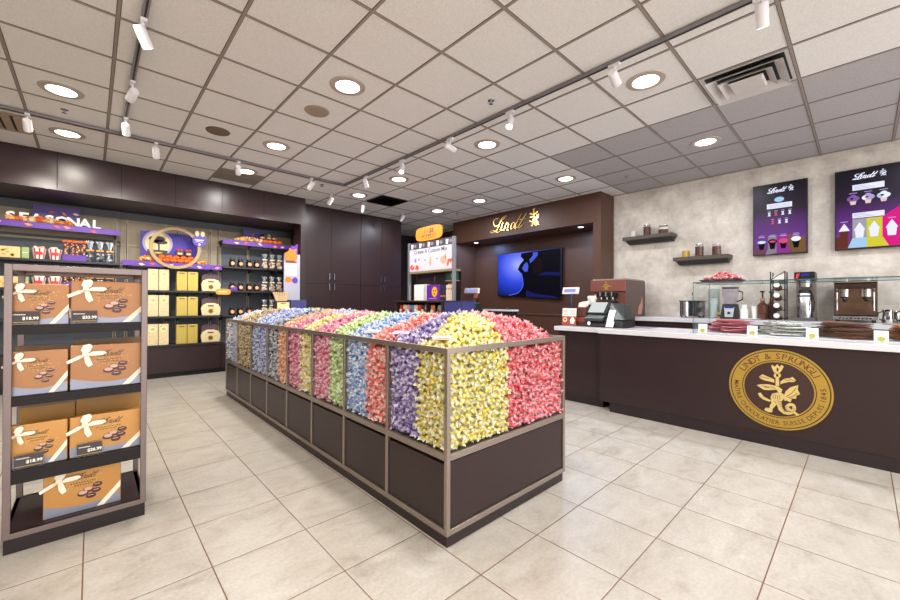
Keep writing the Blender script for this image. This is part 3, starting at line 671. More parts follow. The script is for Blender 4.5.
COPPER = mat('copper gift box card', '#93643d', .28, .4, var=.25, scale=3.2)
COPPER2 = mat('golden gift box card', '#b98546', .32, .3, var=.2, scale=3.2)
SILV = mat('silver blue printed wave', '#85889a', .3, .4, var=.2, scale=9)
CHOC = mat('printed chocolate', '#4a1d16', .35, var=.3, scale=50); CHOCP = mat('printed praline highlight', '#c9a59a', .4)
INK = mat('dark print ink', '#4b3526', .5); SPARK = mat('gold sparkle print', '#e6c15c', .35, .5, var=.3, scale=90)
def gift_box(W, H, D, x, y, z, label, tilt=.06, body=COPPER, wave=True, front=True, rz=0, group=None):
    t = thing('gift_box', label, 'gift box', (x, y, z), group)
    P = lean(lambda u, v, w: (x + u, y - w, z + v), tilt)
    def bx(mb, u0, u1, v0, v1, w0, w1): mb.hexa([P(u, v, w) for v in (v0, v1) for w in (w1, w0) for u in (u0, u1)]); return mb
    part('body', bx(MB(body), -W / 2, W / 2, 0.0, H, -D, 0), t, .004)
    if not front:
        lid = bx(MB(mat('box lid edge', '#7c5a3a', .4)), -W / 2 - .002, W / 2 + .002, H - .012, H + .002, -D - .002, .002); part('lid', lid, t); return t
    b = MB(SILV)
    if wave:
        N = 16; b.prism([(-W / 2 + .003, .003), (W / 2 - .003, .003)] + [(W / 2 - .003 - (W - .006) * k / N, .018 + H * .05 + H * .12 * (abs(2 * k / N - .95) ** 1.6)) for k in range(N + 1)], P, 0, .0008)
    part('printed_wave', b, t); b = MB(SPARK)
    for k in range(60):
        a = random.gauss(0, .16) * W; c = H * .66 + random.gauss(0, .09) * H
        if abs(a) < W * .46 and c < H * .97: b.rect(a - .0012, a + .0012, c - .0012, c + .0012, P, 0, .0009)
    part('sparkle_print', b, t); b = MB(INK); script_word(b, P, -W * .13, H * .72, W * .32, .05, .0012)
    for q, ww in ((.64, .17), (.585, .12)):
        n = int(ww * 2 / .034)
        for k in range(n): b.rect(-W * .0 + (k - n / 2) * .034 * W + .0, (k - n / 2) * .034 * W + .02 * W, H * q, H * (q + .022), P, 0, .001)
    part('lettering', b, t)
    for a, c, r, f in ((-.005, .45, .072, 1), (.115, .53, .066, 0), (.10, .40, .064, 0), (-.075, .385, .074, 1), (.03, .30, .068, 0)):
        b = MB(CHOC).ell(a * W + .02, c * H, r * W, r * W * .62, P, 0, .004, 18)
        if f: b.mat(CHOCP).ell(a * W + .02, c * H + .006, r * W * .75, r * W * .4, P, .004, .006, 16)
        else: b.mat(CHOCP).rect(a * W + .008, a * W + .03, c * H + .002, c * H + .005, P, .004, .005)
        part('printed_chocolate', b, t)
    rb = MB(IVORY).prism([(W * .17, .004), (W * .27, .004), (W / 2 - .002, H * .34), (W / 2 - .002, H * .47)][0:2] + [(W / 2 - .002, H * .36), (W / 2 - .002, H * .50)], P, .001, .003); part('ribbon', rb, t)
    # bow at the upper left: two loops, a knot and two tails
    cu, cv = -W * .31, H * .80; k = min(W, .3) / .3
    def q(pts, w0, w1): return MB(IVORY).prism([(cu + a * k, cv + c * k) for a, c in pts], P, w0, w1)
    part('bow_loop', q([(0, -.004), (-.02, .02), (-.01, .048), (.018, .055), (.03, .04), (.02, .012)], .006, .02), t, .003)
    part('bow_loop', q([(0, -.006), (.03, .012), (.075, .012), (.088, .0), (.07, -.012), (.02, -.012)], .006, .022), t, .003)
    part('bow_tail', q([(.002, 0), (-.03, -.008), (-.075, -.034), (-.07, -.05), (-.03, -.03), (0, -.012)], .003, .012), t, .002)
    part('bow_tail', q([(-.008, 0), (.012, -.004), (.03, -.062), (.012, -.075), (-.002, -.05)], .003, .012), t, .002)
    part('knot', q([(-.014, -.01), (-.012, .012), (.010, .014), (.014, -.008)], .008, .026), t, .003)
    return t
YF = sy0 + .04
gift_box(.224, .214, .06, -.197, YF, 1.124, 'ribboned copper gift box at left on the top shelf of the stand', .05)
gift_box(.32, .236, .06, .079, YF, 1.124, 'ribboned copper gift box at right on the top shelf of the stand', .05)
gift_box(.222, .225, .06, -.198, YF, .766, 'ribboned copper gift box at left on the second shelf of the stand', .05)
gift_box(.32, .24, .06, .079, YF, .766, 'ribboned copper gift box at right on the second shelf of the stand', .05)
gift_box(.22, .215, .06, -.197, YF, .402, 'ribboned golden gift box at left on the third shelf of the stand', .05, COPPER2)
gift_box(.318, .215, .06, .079, YF, .402, 'ribboned golden gift box at right on the third shelf of the stand', .05, COPPER2)
gift_box(.31, .235, .06, -.022, sy0 + .06, .1, 'single ribboned gift box standing on the bottom shelf of the stand', .05, COPPER2)
gift_box(.21, .235, .05, -.190, YF + .19, .766, 'plain box back standing behind the left copper box on the second shelf', .03, mat('brown carton', '#8a6a44', .5), front=False)
gift_box(.30, .255, .05, .078, YF + .19, .766, 'plain box back standing behind the right copper box on the second shelf', .03, mat('brown carton', '#8a6a44', .5), front=False)
gift_box(.215, .275, .05, -.17, YF + .2, .402, 'plain ochre box standing behind the left golden box on the third shelf', .03, mat('ochre carton', '#a8782f', .45), front=False)
gift_box(.29, .285, .05, .085, YF + .2, .402, 'plain ochre box standing behind the right golden box on the third shelf', .03, mat('ochre carton', '#a8782f', .45), front=False)
b = MB(mat('red foil pouch', '#c8193a', .35, var=.15)).hexa([(-.16, 3.22, .66), (-.02, 3.22, .665), (-.16, 3.25, .66), (-.02, 3.25, .665), (-.155, 3.23, .708), (-.03, 3.23, .712), (-.155, 3.24, .708), (-.03, 3.24, .712)])
b.v = [(p[0], p[1], p[2]) for p in b.v]
b.box(-.155, -.025, 3.215, 3.255, .403, .66)
single('candy_pouch', 'bright red pouch standing at the back of the third shelf of the stand', 'pouch', b, (-.09, 3.235, .403), bevel=.006)
def price_tag(x, y, z, price, label):
    t = thing('price_tag', label, 'price tag', (x, y, z)); P = lean(lambda u, v, w: (x + u, y - w, z + v), .15)
    part('holder', MB(glass('acrylic', '#eef3f4')).hexa([P(u, v, w) for v in (0, .072) for w in (.003, 0) for u in (-.054, .054)]), t)
    b = MB(mat('dark maroon tag card', '#2c1a1d', .4)).rect(-.05, .05, .006, .068, P, .0031, .005); part('card', b, t)
    b = MB(PAPER).text(price, .021, P, .02, .026, .0056, bold=.0006)
    for k in range(8): b.rect(-.043 + k * .0058, -.039 + k * .0058, .05, .054, P, .005, .0056)
    b.mat(GOLDP).rect(-.048, .048, .012, .0145, P, .005, .0056); part('lettering', b, t)
price_tag(-.243, YF - .026, 1.126, '$18.99', 'dark price tag on the top shelf in front of the left copper box')
price_tag(-.025, YF - .026, 1.126, '$33.99', 'dark price tag on the top shelf in front of the right copper box')
price_tag(-.225, YF - .026, .404, '$18.99', 'dark price tag on the third shelf in front of the left golden box')
price_tag(.0, YF - .026, .404, '$26.99', 'dark price tag on the third shelf in front of the right golden box')
# ================================================================== SEASONAL WALL SHELVING
YS = 7.70; YB = 8.06
def shelf_bay(x0, x1, levels, label, wrapz, slate_top, uprights, frames=True):
    t = thing('shelving_unit', label, 'shelving', ((x0 + x1) / 2, YS, 0))
    part('base_cabinet', MB(DARK).box(x0 + .002, x1 - .002, YS + .02, 8.1, .08, .5), t, .003)
    part('plinth', MB(BLACK).box(x0 + .004, x1 - .004, YS + .05, 8.1, 0, .08), t)
    part('upper_panel', MB(OLIVE).box(x0 + .001, x1 - .001, YB + .012, 8.11, slate_top, 2.55), t)
    part('lower_panel', MB(SLATE).box(x0 + .001, x1 - .001, YB + .012, 8.11, .5, slate_top), t)
    part('header_rail', MB(mat('slate header rail', '#4a4d55', .5)).box(x0 + .001, x1 - .001, YB - .02, 8.11, 2.55, 2.664), t)
    for x in uprights:
        part('upright', MB(BAR).box(x - .02, x + .02, YB - .012, YB + .012, .5, 2.55), t, .002)
        part('upright_slot', MB(BLACK).box(x - .006, x + .006, YB - .0135, YB - .0121, .55, 2.5), t)
    if frames:
        part('cross_rail', MB(BAR).box(x0 + .004, x1 - .004, YB - .004, YB + .0119, 2.13, 2.16), t)
    for z in levels:
        s = part('shelf', MB(BLK).box(x0 + .012, x1 - .012, YS, YB - .015, z - .032, z), t, .002)
        for x in uprights: part('bracket', MB(BLK).hexa([(x - .008, YB - .2, z - .06), (x + .008, YB - .2, z - .06), (x - .008, YB - .014, z - .1), (x + .008, YB - .014, z - .1), (x - .008, YB - .2, z - .033), (x + .008, YB - .2, z - .033), (x - .008, YB - .014, z - .033), (x + .008, YB - .014, z - .033)]), t)
    w = MB(PURP).box(x0 + .004, x1 - .004, YS - .02, YS - .004, wrapz - .075, wrapz + .004)
    P = faceY(0, YS - .0205, 0)
    for k in range(int((x1 - x0) / .13)):
        x = x0 + .1 + k * .13 + random.uniform(-.02, .02)
        if x > x1 - .06 or k % 5 in (0, 3): continue
        w.mat(mat(random.choice(['leaf orange', 'leaf peach', 'leaf red']), {'leaf orange': '#ef8a3a', 'leaf peach': '#f4cdb2', 'leaf red': '#c9403f'}[random.choice(['leaf orange', 'leaf peach', 'leaf red'])], .5)) if False else w.mat(LEAFS[k % 3])
        a = random.uniform(-.5, .5); cz = wrapz - .036 + random.uniform(-.014, .014)
        w.prism([(x + r * math.cos(a + q), cz + r * math.sin(a + q)) for q, r in ((0, .045), (.5, .022), (1.6, .018), (2.6, .024), (3.14, .038), (3.9, .018), (4.7, .022), (5.7, .02))], P, 0, .001)
    part('shelf_wrap', w, t)
    return t
LEAFS = [mat('leaf orange', '#ef8a3a', .5, var=.15), mat('leaf peach', '#f4d2b8', .5, var=.1), mat('leaf red', '#c9483f', .5, var=.15)]
shelf_bay(-1.9, .332, (2.31, 1.82, 1.42, 1.0), 'dark shelving bay at far left under the white lettering with purple shelf wrap', 2.31, 2.2, (-1.1, -.95, .27))
shelf_bay(.334, 1.684, (1.87, 1.42, 1.0, .535), 'middle shelving bay with the oval hoop above its purple wrap', 1.87, 1.80, (.41, .92, 1.08, 1.57))
shelf_bay(1.686, 3.03, (2.34, 1.87, 1.44, 1.0), 'right shelving bay holding dark jars and cellophane bags under a purple wrap', 2.34, 2.26, (1.725, 2.2, 2.62), False)

def leaf_pile(xa, xb, z, hmax, n, label, cols, yf=YS + .0, deep=.2):
    b = MB()
    for k in range(n):
        s = random.random(); x = xa + (xb - xa) * s; h = hmax * math.sin(PI * min(1, max(0, s))) ** .7
        y = yf + random.uniform(-.01, deep); zz = z + random.uniform(.004, max(.012, h)); r = random.uniform(.026, .045)
        b.mat(random.choice(cols)); Mx = Euler((random.uniform(.5, 2.2), random.uniform(-.5, .5), random.uniform(-.9, .9))).to_matrix()
        star = []
        for q in range(10): a = 2 * PI * q / 10; rr = r * (1 if q % 2 == 0 else .5); star.append(Vector((rr * math.cos(a), rr * math.sin(a), .3 * rr * (q % 2))))
        vs = [Mx @ p for p in star] + [Mx @ (p + Vector((0, 0, -.003))) for p in star]; zmin = min(p.z for p in vs); zz = max(zz, z - zmin + .001)
        vs = [(p.x + x, max(p.y + y, yf - .05), p.z + zz) for p in vs]
        b.add(vs, [list(range(10)), list(range(19, 9, -1))] + [[i, (i + 1) % 10, 10 + (i + 1) % 10, 10 + i] for i in range(10)])
    return single('leaf_garland', label, 'leaf garland', b, ((xa + xb) / 2, yf + deep / 2, z), kind='stuff')
LO = [mat('autumn leaf orange', '#f59a3e', .5, var=.2), mat('autumn leaf amber', '#f8b862', .5, var=.2), mat('autumn leaf rust', '#e0642c', .5, var=.2), mat('autumn leaf cream', '#fbdcae', .5, var=.1)]
leaf_pile(-.82, -.22, 2.312, .075, 170, 'garland of orange autumn leaves on the top shelf under the white lettering', LO)
# white standing letters
P = faceY(0, YS + .10, 0)
LETW = mat('white acrylic letter', '#ffffff', .4, var=.0)
t = thing('letter_sign', 'white standing letters spelling SEASONAL on the top shelf at left', 'sign', (-.385, YS + .1, 2.312))
for k, ch in enumerate('SEASONAL'):
    x = -.80 + k * .1215 + (.004 if ch == 'O' else 0); b = MB(LETW)
    me = MB(LETW).text(ch, .175, P, x, 2.325, 0, bold=.006, sx=1.08)
    b.mats = me.mats; b.mat(LETW); q = len(me.v)
    # thicken the flat glyph into a solid letter
    b.add(me.v, me.f); b.add([(p[0], p[1] + .018, p[2]) for p in me.v], [f[::-1] for f in me.f])
    ed = {}
    for f in me.f:
        for i in range(len(f)): e = (f[i], f[(i + 1) % len(f)]); ed[tuple(sorted(e))] = None if tuple(sorted(e)) in ed else e
    fs = [[e[0], e[1], e[1] + q, e[0] + q] for e in ed.values() if e]; b.f += fs; b.mi += [0] * len(fs)
    sw = .05
    if ch in 'EL': b.box(x - .052, x - .01, P(0, 0, 0)[1] - .001, P(0, 0, 0)[1] + .017, 2.314, 2.322)
    if ch in 'NA': b.box(x - .068, x - .03, P(0, 0, 0)[1] - .001, P(0, 0, 0)[1] + .017, 2.314, 2.322); (b.box(x + .03, x + .068, P(0, 0, 0)[1] - .001, P(0, 0, 0)[1] + .017, 2.314, 2.322) if ch == 'A' else b.box(x - .068, x - .034, P(0, 0, 0)[1] - .001, P(0, 0, 0)[1] + .017, 2.424, 2.432))
    part('letter', b, t)
def poster(x0, x1, z0, z1, y, label, motif, name='poster', cat='poster'):
    t = thing(name, label, cat, ((x0 + x1) / 2, y, z0)); P = faceY(0, y, 0)
    part('board', MB(mat('violet poster print', '#4f3a86', .5, var=.15, scale=4)).box(x0, x1, y, y + .01, z0, z1), t)
    for m, pts in motif: part('printed_leaf', MB(m).prism(pts, P, .0002, .0012), t)
    return t
def leafp(cx, cz, r, a): return [(cx + q * r * math.cos(a + w), cz + q * r * math.sin(a + w)) for w, q in ((0, 1), (.5, .5), (1.5, .45), (2.6, .55), (3.14, .9), (3.8, .5), (4.7, .45), (5.7, .5))]
poster(-.60, -.125, 2.312, 2.60, YS + .2, 'violet leaf poster standing behind the white letters at left', [(LEAFS[2], leafp(-.42, 2.51, .04, .4)), (LEAFS[0], leafp(-.29, 2.50, .035, -.8)), (LEAFS[1], leafp(-.17, 2.515, .04, -.2)), (LEAFS[2], leafp(-.44, 2.46, .02, .5))])

# ---- shared small goods
def carton(x, y, z, W, H, D, m, label, group=None, motif=None, rz=0):
    t = thing('carton', label, 'carton', (x, y, z), group)
    part('body', MB(m).box(x - W / 2, x + W / 2, y, y + D, z, z + H), t, .004)
    if motif:
        b = MB(motif[0]); P = faceY(x, y - .0005, z); motif[1](b, P, W, H); part('print', b, t)
    return t
CREAM = mat('cream floral carton', '#d2c398', .5, var=.06); PALEGOLD = mat('pale gold carton', '#bba450', .4, .25, var=.12, scale=5)
def floral(b, P, W, H):
    b.ell(0, H * .76, W * .3, H * .12, P, 0, .0012, 20); b.mat(mat('olive seal', '#b9b465', .5)).ell(0, H * .76, W * .24, H * .085, P, .0012, .002, 20)
    for k in range(34):
        u, v = random.uniform(-.44, .44) * W, random.uniform(.03, .93) * H
        b.mat(LEAFS[k % 3] if k % 4 else mat('floral violet', '#7d58a8', .5)).ell(u, v, W * .03, W * .03, P, 0, .001, 6)
def goldbox(b, P, W, H): b.rect(-W * .25, W * .25, H * .88, H * .93, P, 0, .001); b.mat(mat('dark gold line', '#8d7a35', .45)).rect(-W * .46, W * .46, H * .02, H * .03, P, 0, .001)
SEALM = mat('ivory seal', '#f3ecd2', .5); LBL = mat('dark label print', '#5a4c28', .5)
ROWS = [(1.42, 'upper'), (1.0, 'middle'), (.535, 'lowest')]
for z, w in ROWS:
    for k, x in enumerate((.725, .865)): carton(x, YS + .03, z + .001, .132, .34, .1, CREAM, ('left' if k == 0 else 'right') + ' cream floral carton on the ' + w + ' shelf of the middle bay', None, (SEALM, floral))
    for k, x in enumerate((1.107, 1.26)): carton(x, YS + .03, z + .001, .146, .318, .1, PALEGOLD, ('left' if k == 0 else 'right') + ' pale gold carton on the ' + w + ' shelf of the middle bay', None, (LBL, goldbox))
    x0, y0, zz = 1.53, YS + .06, z + .001
    t = thing('gift_bag', 'cream gift bag with dark scalloped top on the ' + w + ' shelf of the middle bay', 'gift bag', (x0, y0, zz))
    P = faceY(x0, y0, zz)
    part('backing', MB(mat('plum scalloped card', '#4e3540', .5, var=.15)).prism([(-.13, .02), (.12, .02), (.12, .26)] + [(.11 - .22 * k / 10, .285 + .025 * abs(math.sin(k * PI / 5))) for k in range(11)] + [(-.13, .26)], P, -.06, -.045), t)
    b = MB(CREAM).prism([(-.13, 0), (.135, 0), (.155, .12), (.12, .19), (.05, .215), (-.05, .215), (-.12, .18), (-.145, .12)], P, -.04, 0); part('bag', b, t, .008)
    b = MB(PALEGOLD).ell(.0, .075, .045, .045, P, .0005, .003, 20); b.mat(LBL).ell(0, .075, .033, .033, P, .003, .0036, 20); part('seal', b, t)
    b = MB(mat('maroon print', '#6a2a30', .5)).rect(-.045, .045, .155, .178, P, .0005, .0015)
    for k in range(26): b.mat(LEAFS[k % 3]).ell(random.uniform(-.11, .11), random.uniform(.012, .14), .005, .005, P, .0004, .0011, 6)
    part('print', b, t)
b = MB(mat('orange shelf tag', '#dd8c1e', .45, var=.08)).prism([(.115 * math.copysign(abs(math.cos(a)) ** .45, math.cos(a)), .052 * math.copysign(abs(math.sin(a)) ** .6, math.sin(a))) for a in [2 * PI * k / 28 for k in range(28)]], faceY(1.70, YS - .03, 1.415), 0, .006)
b.mat(PAPER)
for k in range(6): b.rect(-.07 + k * .022, -.055 + k * .022, -.008, .012, faceY(1.70, YS - .036, 1.415), .0002, .001)
single('shelf_tag', 'orange rounded shelf tag clipped between the middle and right bays', 'shelf tag', b, (1.70, YS - .03, 1.36))

# ---- the autumn scene inside the oval hoop
t = poster(.576, 1.36, 1.872, 2.385, YS + .22, 'deep blue violet halloween backdrop with a pale moon behind the oval hoop', [])
for o in list(t.children): o.data.materials[0] = mat('blue violet backdrop print', '#3a2ba0', .5, var=.25, scale=3)
P = faceY(0, YS + .219, 0)
part('printed_moon', MB(mat('moon glow print', '#b8a6d8', .5)).ell(.80, 2.20, .2, .21, P, 0, .001, 32).mat(mat('moon print', '#f3e6a6', .5)).ell(.80, 2.20, .165, .175, P, .001, .002, 32), t)
b = MB(mat('dark tree print', '#4a3540', .5)); b.rect(.80, .825, 2.0, 2.2, P, .002, .003)
for u, v, r, s in ((.79, 2.27, .11, .05), (.84, 2.22, .09, .035), (.75, 2.23, .06, .03)): b.ell(u, v, r, s, P, .002, .003, 18)
part('printed_tree', b, t)
b = MB(mat('dark brown house print', '#3c2a30', .5)).rect(.66, .93, 1.96, 2.09, P, .002, .004); b.mat(PALEGOLD).rect(.76, .86, 2.03, 2.055, P, .004, .005); part('printed_house', b, t)
xh, zh = 1.012, 2.113
b = MB(mat('khaki hoop', '#a38b62', .45, var=.1)).ringp(xh, zh, .352, .30, faceY(0, YS - .03, 0), -.02, .012, 64, .965)
single('oval_hoop', 'large khaki oval hoop standing on the middle purple shelf wrap', 'hoop', b, (xh, YS - .03, 1.776), bevel=.004)
t = thing('round_badge', 'purple round badge with two pale ghosts on the hoop rim', 'badge', (1.335, YS - .06, 2.20)); P = faceY(0, YS - .046, 0)
part('disc', MB(mat('badge purple', '#4a35a8', .45)).ell(1.335, 2.27, .1, .1, P, 0, .008, 32), t)
for dx in (-.035, .045): part('ghost', MB(mat('pale yellow ghost', '#f2dfa8', .5)).ell(1.335 + dx, 2.385, .03, .045, P, .008, .014, 16), t)
b = MB(PAPER)
for k in range(9): b.rect(1.27 + k * .0145, 1.28 + k * .0145, 2.27, 2.288, P, .008, .009); b.rect(1.285 + k * .0115, 1.292 + k * .0115, 2.245, 2.256, P, .008, .009)
part('lettering', b, t); part('heart', MB(PAPER).ell(1.335, 2.205, .014, .02, P, .008, .009, 12), t)
def pumpkin(x, y, z, r, label, group):
    t = thing('pumpkin', label, 'pumpkin', (x, y, z), group); b = MB(ORAN); n, k = 24, 8; vs = []; fs = []
    for i in range(k + 1):
        th = PI * i / k
        for j in range(n): a = 2 * PI * j / n; rr = r * (1 + .09 * math.cos(a * 8)) * math.sin(th); vs.append((x + rr * math.cos(a), y + rr * math.sin(a), z + .8 * r - .8 * r * math.cos(th)))
    for i in range(k):
        for j in range(n): fs.append([i * n + j, i * n + (j + 1) % n, (i + 1) * n + (j + 1) % n, (i + 1) * n + j])
    part('flesh', b.add(vs, fs), t, sm=True); part('stem', MB(mat('pumpkin stem', '#6b5a2c', .6)).cyl((x, y, z + 1.55 * r), .012, .03, 8, r2=.008), t); return t
p0 = pumpkin(.80, YS + .05, 1.872, .05, 'small orange pumpkin in the row inside the oval hoop', 'pumpkins inside the hoop')
for k in range(1, 6): dup(p0, (.80 + k * .096, YS + .05 + .01 * (k % 2), 1.872))
q0 = dup(p0, (.84, YS + .14, 1.93), 'small orange pumpkin raised in the second row inside the oval hoop', 0, 'pumpkins in the second row')
for k in range(1, 5): dup(q0, (.84 + k * .1, YS + .14, 1.93))
single('riser_block', 'low dark riser block under the second pumpkin row inside the hoop', 'riser', MB(BLK).box(.77, 1.31, YS + .095, YS + .2, 1.872, 1.93), (1.04, YS + .15, 1.872))
for x, l in ((1.09, 'left'), (1.21, 'right')):
    t = thing('gift_tin', 'dark gift tin with a red bow, ' + l + ' of the two behind the pumpkins', 'tin', (x, YS + .155, 2.013))
    part('body', MB(mat('dark maroon tin', '#5a2f2c', .4)).box(x - .045, x + .045, YS + .12, YS + .19, 2.013, 2.09), t, .003)
    part('label', MB(CREAM).box(x - .03, x + .03, YS + .1185, YS + .1198, 2.03, 2.06), t)
    part('bow', MB(mat('red orange bow', '#e0492a', .5)).ball((x - .022, YS + .15, 2.105), .022, 10, 6).ball((x + .022, YS + .15, 2.105), .022, 10, 6), t, sm=True)
leaf_pile(.56, .72, 1.872, .09, 40, 'small heap of peach leaves left of the oval hoop', LO); leaf_pile(1.34, 1.46, 1.872, .06, 26, 'small heap of orange leaves right of the oval hoop', LO[:3])

# ---- right bay, top shelf
poster(2.08, 2.44, 2.342, 2.60, YS + .22, 'small violet poster with one leaf on the top shelf of the right bay', [(LEAFS[2], leafp(2.25, 2.52, .04, .6))])
leaf_pile(1.93, 2.34, 2.342, .09, 130, 'garland of peach leaves on the top shelf of the right bay', [LO[1], LO[3], LO[3], LO[0]])
r0 = dup(p0, (2.33, YS + .045, 2.342), 'small orange pumpkin in the row at the right end of the top shelf', 0, 'pumpkins on the right bay')
for k in range(1, 5): dup(r0, (2.33 + k * .088, YS + .045, 2.342))
single('riser_block', 'dark riser block behind the pumpkins of the right bay top shelf', 'riser', MB(BLK).box(2.3, 2.72, YS + .1, YS + .24, 2.342, 2.43), (2.5, YS + .17, 2.342))
def character_jar(x, y, z, label, hat):
    t = thing('candy_jar', label, 'jar', (x, y, z))
    part('body', MB(mat('dark glazed jar', '#3a3038', .3)).lathe([(0, 0), (.034, 0), (.042, .02), (.04, .06), (.03, .075), (0, .075)], (x, y, z), 16), t, sm=True)
    part('label', MB(mat('peach label', '#e8b48a', .5)).lathe([(.0425, .022), (.0415, .055), (.0405, .055), (.0415, .022), (.0425, .022)], (x, y, z), 16, cap=False), t)
    part('lid', MB(hat).lathe([(0, .0755), (.034, .0755), (.034, .095), (.016, .112), (0, .114)], (x, y, z), 16), t, sm=True); return t
for x, h, l in ((2.40, BLACK, 'dark jar with a black lid, leftmost above the right bay pumpkins'), (2.52, WHITE, 'dark jar with a white lid in the middle above the right bay pumpkins'), (2.62, mat('brown lid', '#7a5236', .4), 'dark jar with a brown lid, rightmost above the right bay pumpkins')): character_jar(x, YS + .17, 2.431, l, h)
for x, l in ((2.05, 'left'), (2.27, 'right')): character_jar(x, YS + .26, 2.342, 'dark violet-lidded jar behind the peach leaves, ' + l + ' of two', mat('violet lid', '#4a3a80', .4))
# jars and cellophane bags
def jar(x, y, z, label):
    t = thing('spread_jar', label, 'jar', (x, y, z))
    part('glass_body', MB(mat('dark cocoa jar', '#221a1c', .2, coat=.4)).lathe([(0, 0), (.046, 0), (.052, .012), (.052, .095), (.036, .115), (0, .115)], (x, y, z), 18), t, sm=True)
    part('lid', MB(mat('black metal lid', '#33313a', .35, .3)).lathe([(0, .1155), (.04, .1155), (.04, .15), (0, .152)], (x, y, z), 18), t, sm=True)
    part('label', MB(mat('salmon round label', '#e79a6c', .5)).ell(0, .06, .032, .034, faceY(x, y - .0535, z), 0, .002, 18).mat(CREAM).ell(0, .06, .014, .016, faceY(x, y - .0535, z), .002, .003, 14), t); return t
CELLO = glass('crinkled cellophane', '#fafbfd', 1.3, .25)
def cello_bag(x, y, z, label, cols, tie, H=.27, s=1.0):
    t = thing('cellophane_bag', label, 'candy bag', (x, y, z))
    part('bag', MB(CELLO).lathe([(.0, .0), (.052 * s, .0), (.066 * s, .05), (.06 * s, .13), (.014, .165), (.012, .175), (.03, .2), (.05 * s, H)], (x, y, z), 14, cap=False), t)
    b = MB()
    for k in range(34):
        a, rr, zz = random.uniform(0, 6.28), .043 * s * math.sqrt(random.random()), random.uniform(.018, .13)
        b.mat(cols[k % len(cols)]).ball((x + rr * math.cos(a), y + rr * math.sin(a), z + zz), .0165, 7, 5)
    part('sweets', b, t, sm=True, stuff=True)
    part('bow', MB(tie).ball((x - .022, y - .02, z + .168), .02, 8, 5, (1.3, .6, .8)).ball((x + .022, y - .02, z + .168), .02, 8, 5, (1.3, .6, .8)), t, sm=True)
    b = MB(mat('silver crinkle', '#c8ced8', .25, .5, var=.3, scale=40))
    for k in range(7):
        a = 2 * PI * k / 7; b.add([(x, y, z + .176), (x + .012 * math.cos(a), y + .012 * math.sin(a), z + .18), (x + .05 * s * math.cos(a + .3), y + .05 * s * math.sin(a + .3), z + H + .01 * (k % 2)), (x + .03 * s * math.cos(a - .3), y + .03 * s * math.sin(a - .3), z + H + .012)], [[0, 1, 2, 3]])
    part('crinkled_top', b, t); return t
PALE = [mat('cream sweet', '#efe2c4', .4), mat('peach sweet', '#e9b890', .4), mat('white sweet', '#f4f0ea', .4), mat('pink sweet', '#e6a0a0', .4)]
DRK = [mat('silver sweet', '#cfd2dc', .3, .4), mat('charcoal sweet', '#34343e', .3, .3), mat('slate sweet', '#6c7388', .3, .3)]
for z, w in ((1.87, 'upper'), (1.44, 'second'), (1.0, 'lowest')):
    for k, x in enumerate((1.86, 1.995, 2.14, 2.265)): jar(x, YS + .07, z + .001, ('first', 'second', 'third', 'fourth')[k] + ' black jar from left on the ' + w + ' shelf of the right bay')
    for k, x in enumerate((2.42, 2.555, 2.69)): cello_bag(x, YS + .09, z + .001, ('left', 'middle', 'right')[k] + ' cellophane bag of cream sweets on the right bay ' + w + ' shelf', PALE, mat('pale bow', '#efe4c8', .5))
t = thing('shelf_tag', 'dark violet tag before the jars on the second shelf of the right bay', 'shelf tag', (1.87, YS - .006, 1.40)); part('card', MB(PURP).box(1.81, 1.93, YS - .012, YS - .003, 1.441, 1.50), t)

# ---- left bay goods
def striped_cup(x, y, z, label):
    t = thing('treat_cup', label, 'cup', (x, y, z)); n = 24; b = MB()
    for k in range(n):
        b.mat(mat('cup red', '#c8242f', .45) if k % 3 == 0 else PAPER); a0, a1 = 2 * PI * k / n, 2 * PI * (k + 1) / n
        b.add([(x + r * math.cos(a), y + r * math.sin(a), z + h) for r, h in ((.05, 0), (.072, .15)) for a in (a0, a1)], [[0, 1, 3, 2]])
    b.mat(PAPER).lathe([(0, .001), (.05, .001)], (x, y, z), 24, cap=False); part('cup', b, t)
    part('band', MB(mat('cup red', '#c8242f', .45)).prism([(-.04, .06), (.04, .06), (.04, .10), (-.04, .10)], faceY(x, y - .068, z), 0, .002), t)
    b = MB(); 
    for k in range(24): b.mat(PALE[k % 3]).ball((x + random.uniform(-.045, .045), y + random.uniform(-.045, .045), z + .15 + random.uniform(-.005, .018)), .017, 7, 5)
    part('popcorn', b, t, sm=True, stuff=True); return t
def tube_tray(x, y, z, label):
    t = thing('display_tray', label, 'tray', (x, y, z)); b = MB(PURP); b.box(x - .125, x + .125, y - .055, y - .049, z, z + .085); b.box(x - .125, x + .125, y + .049, y + .055, z, z + .085); b.box(x - .125, x - .119, y - .049, y + .049, z, z + .085); b.box(x + .119, x + .125, y - .049, y + .049, z, z + .085); b.box(x - .119, x + .119, y - .049, y + .049, z, z + .01)
    part('tray', b, t)
def sweet_tube(x, y, z, label, group):
    t = thing('candy_tube', label, 'candy tube', (x, y, z), group)
    b = MB()
    for k in range(28): a = random.uniform(0, 6.28); b.mat([ORAN, CREAM, mat('dark choc sweet', '#3a241c', .4)][k % 3]).ball((x + .014 * math.cos(a), y + .014 * math.sin(a), z + .015 + .225 * k / 28), .012, 7, 5)
    part('sweets', b, t, sm=True, stuff=True)
    part('tube', MB(CELLO).lathe([(0, 0), (.027, 0), (.027, .25), (0, .25)], (x, y, z), 12), t)
    part('bow', MB(mat('orange bow', '#f0622a', .5)).ball((x - .022, y - .01, z + .268), .024, 8, 5, (1.1, .7, .8)).ball((x + .022, y - .01, z + .268), .024, 8, 5, (1.1, .7, .8)), t, sm=True); return t
ORANGE_CARTON = mat('orange cream carton', '#f0c98a', .5, var=.25, scale=12)
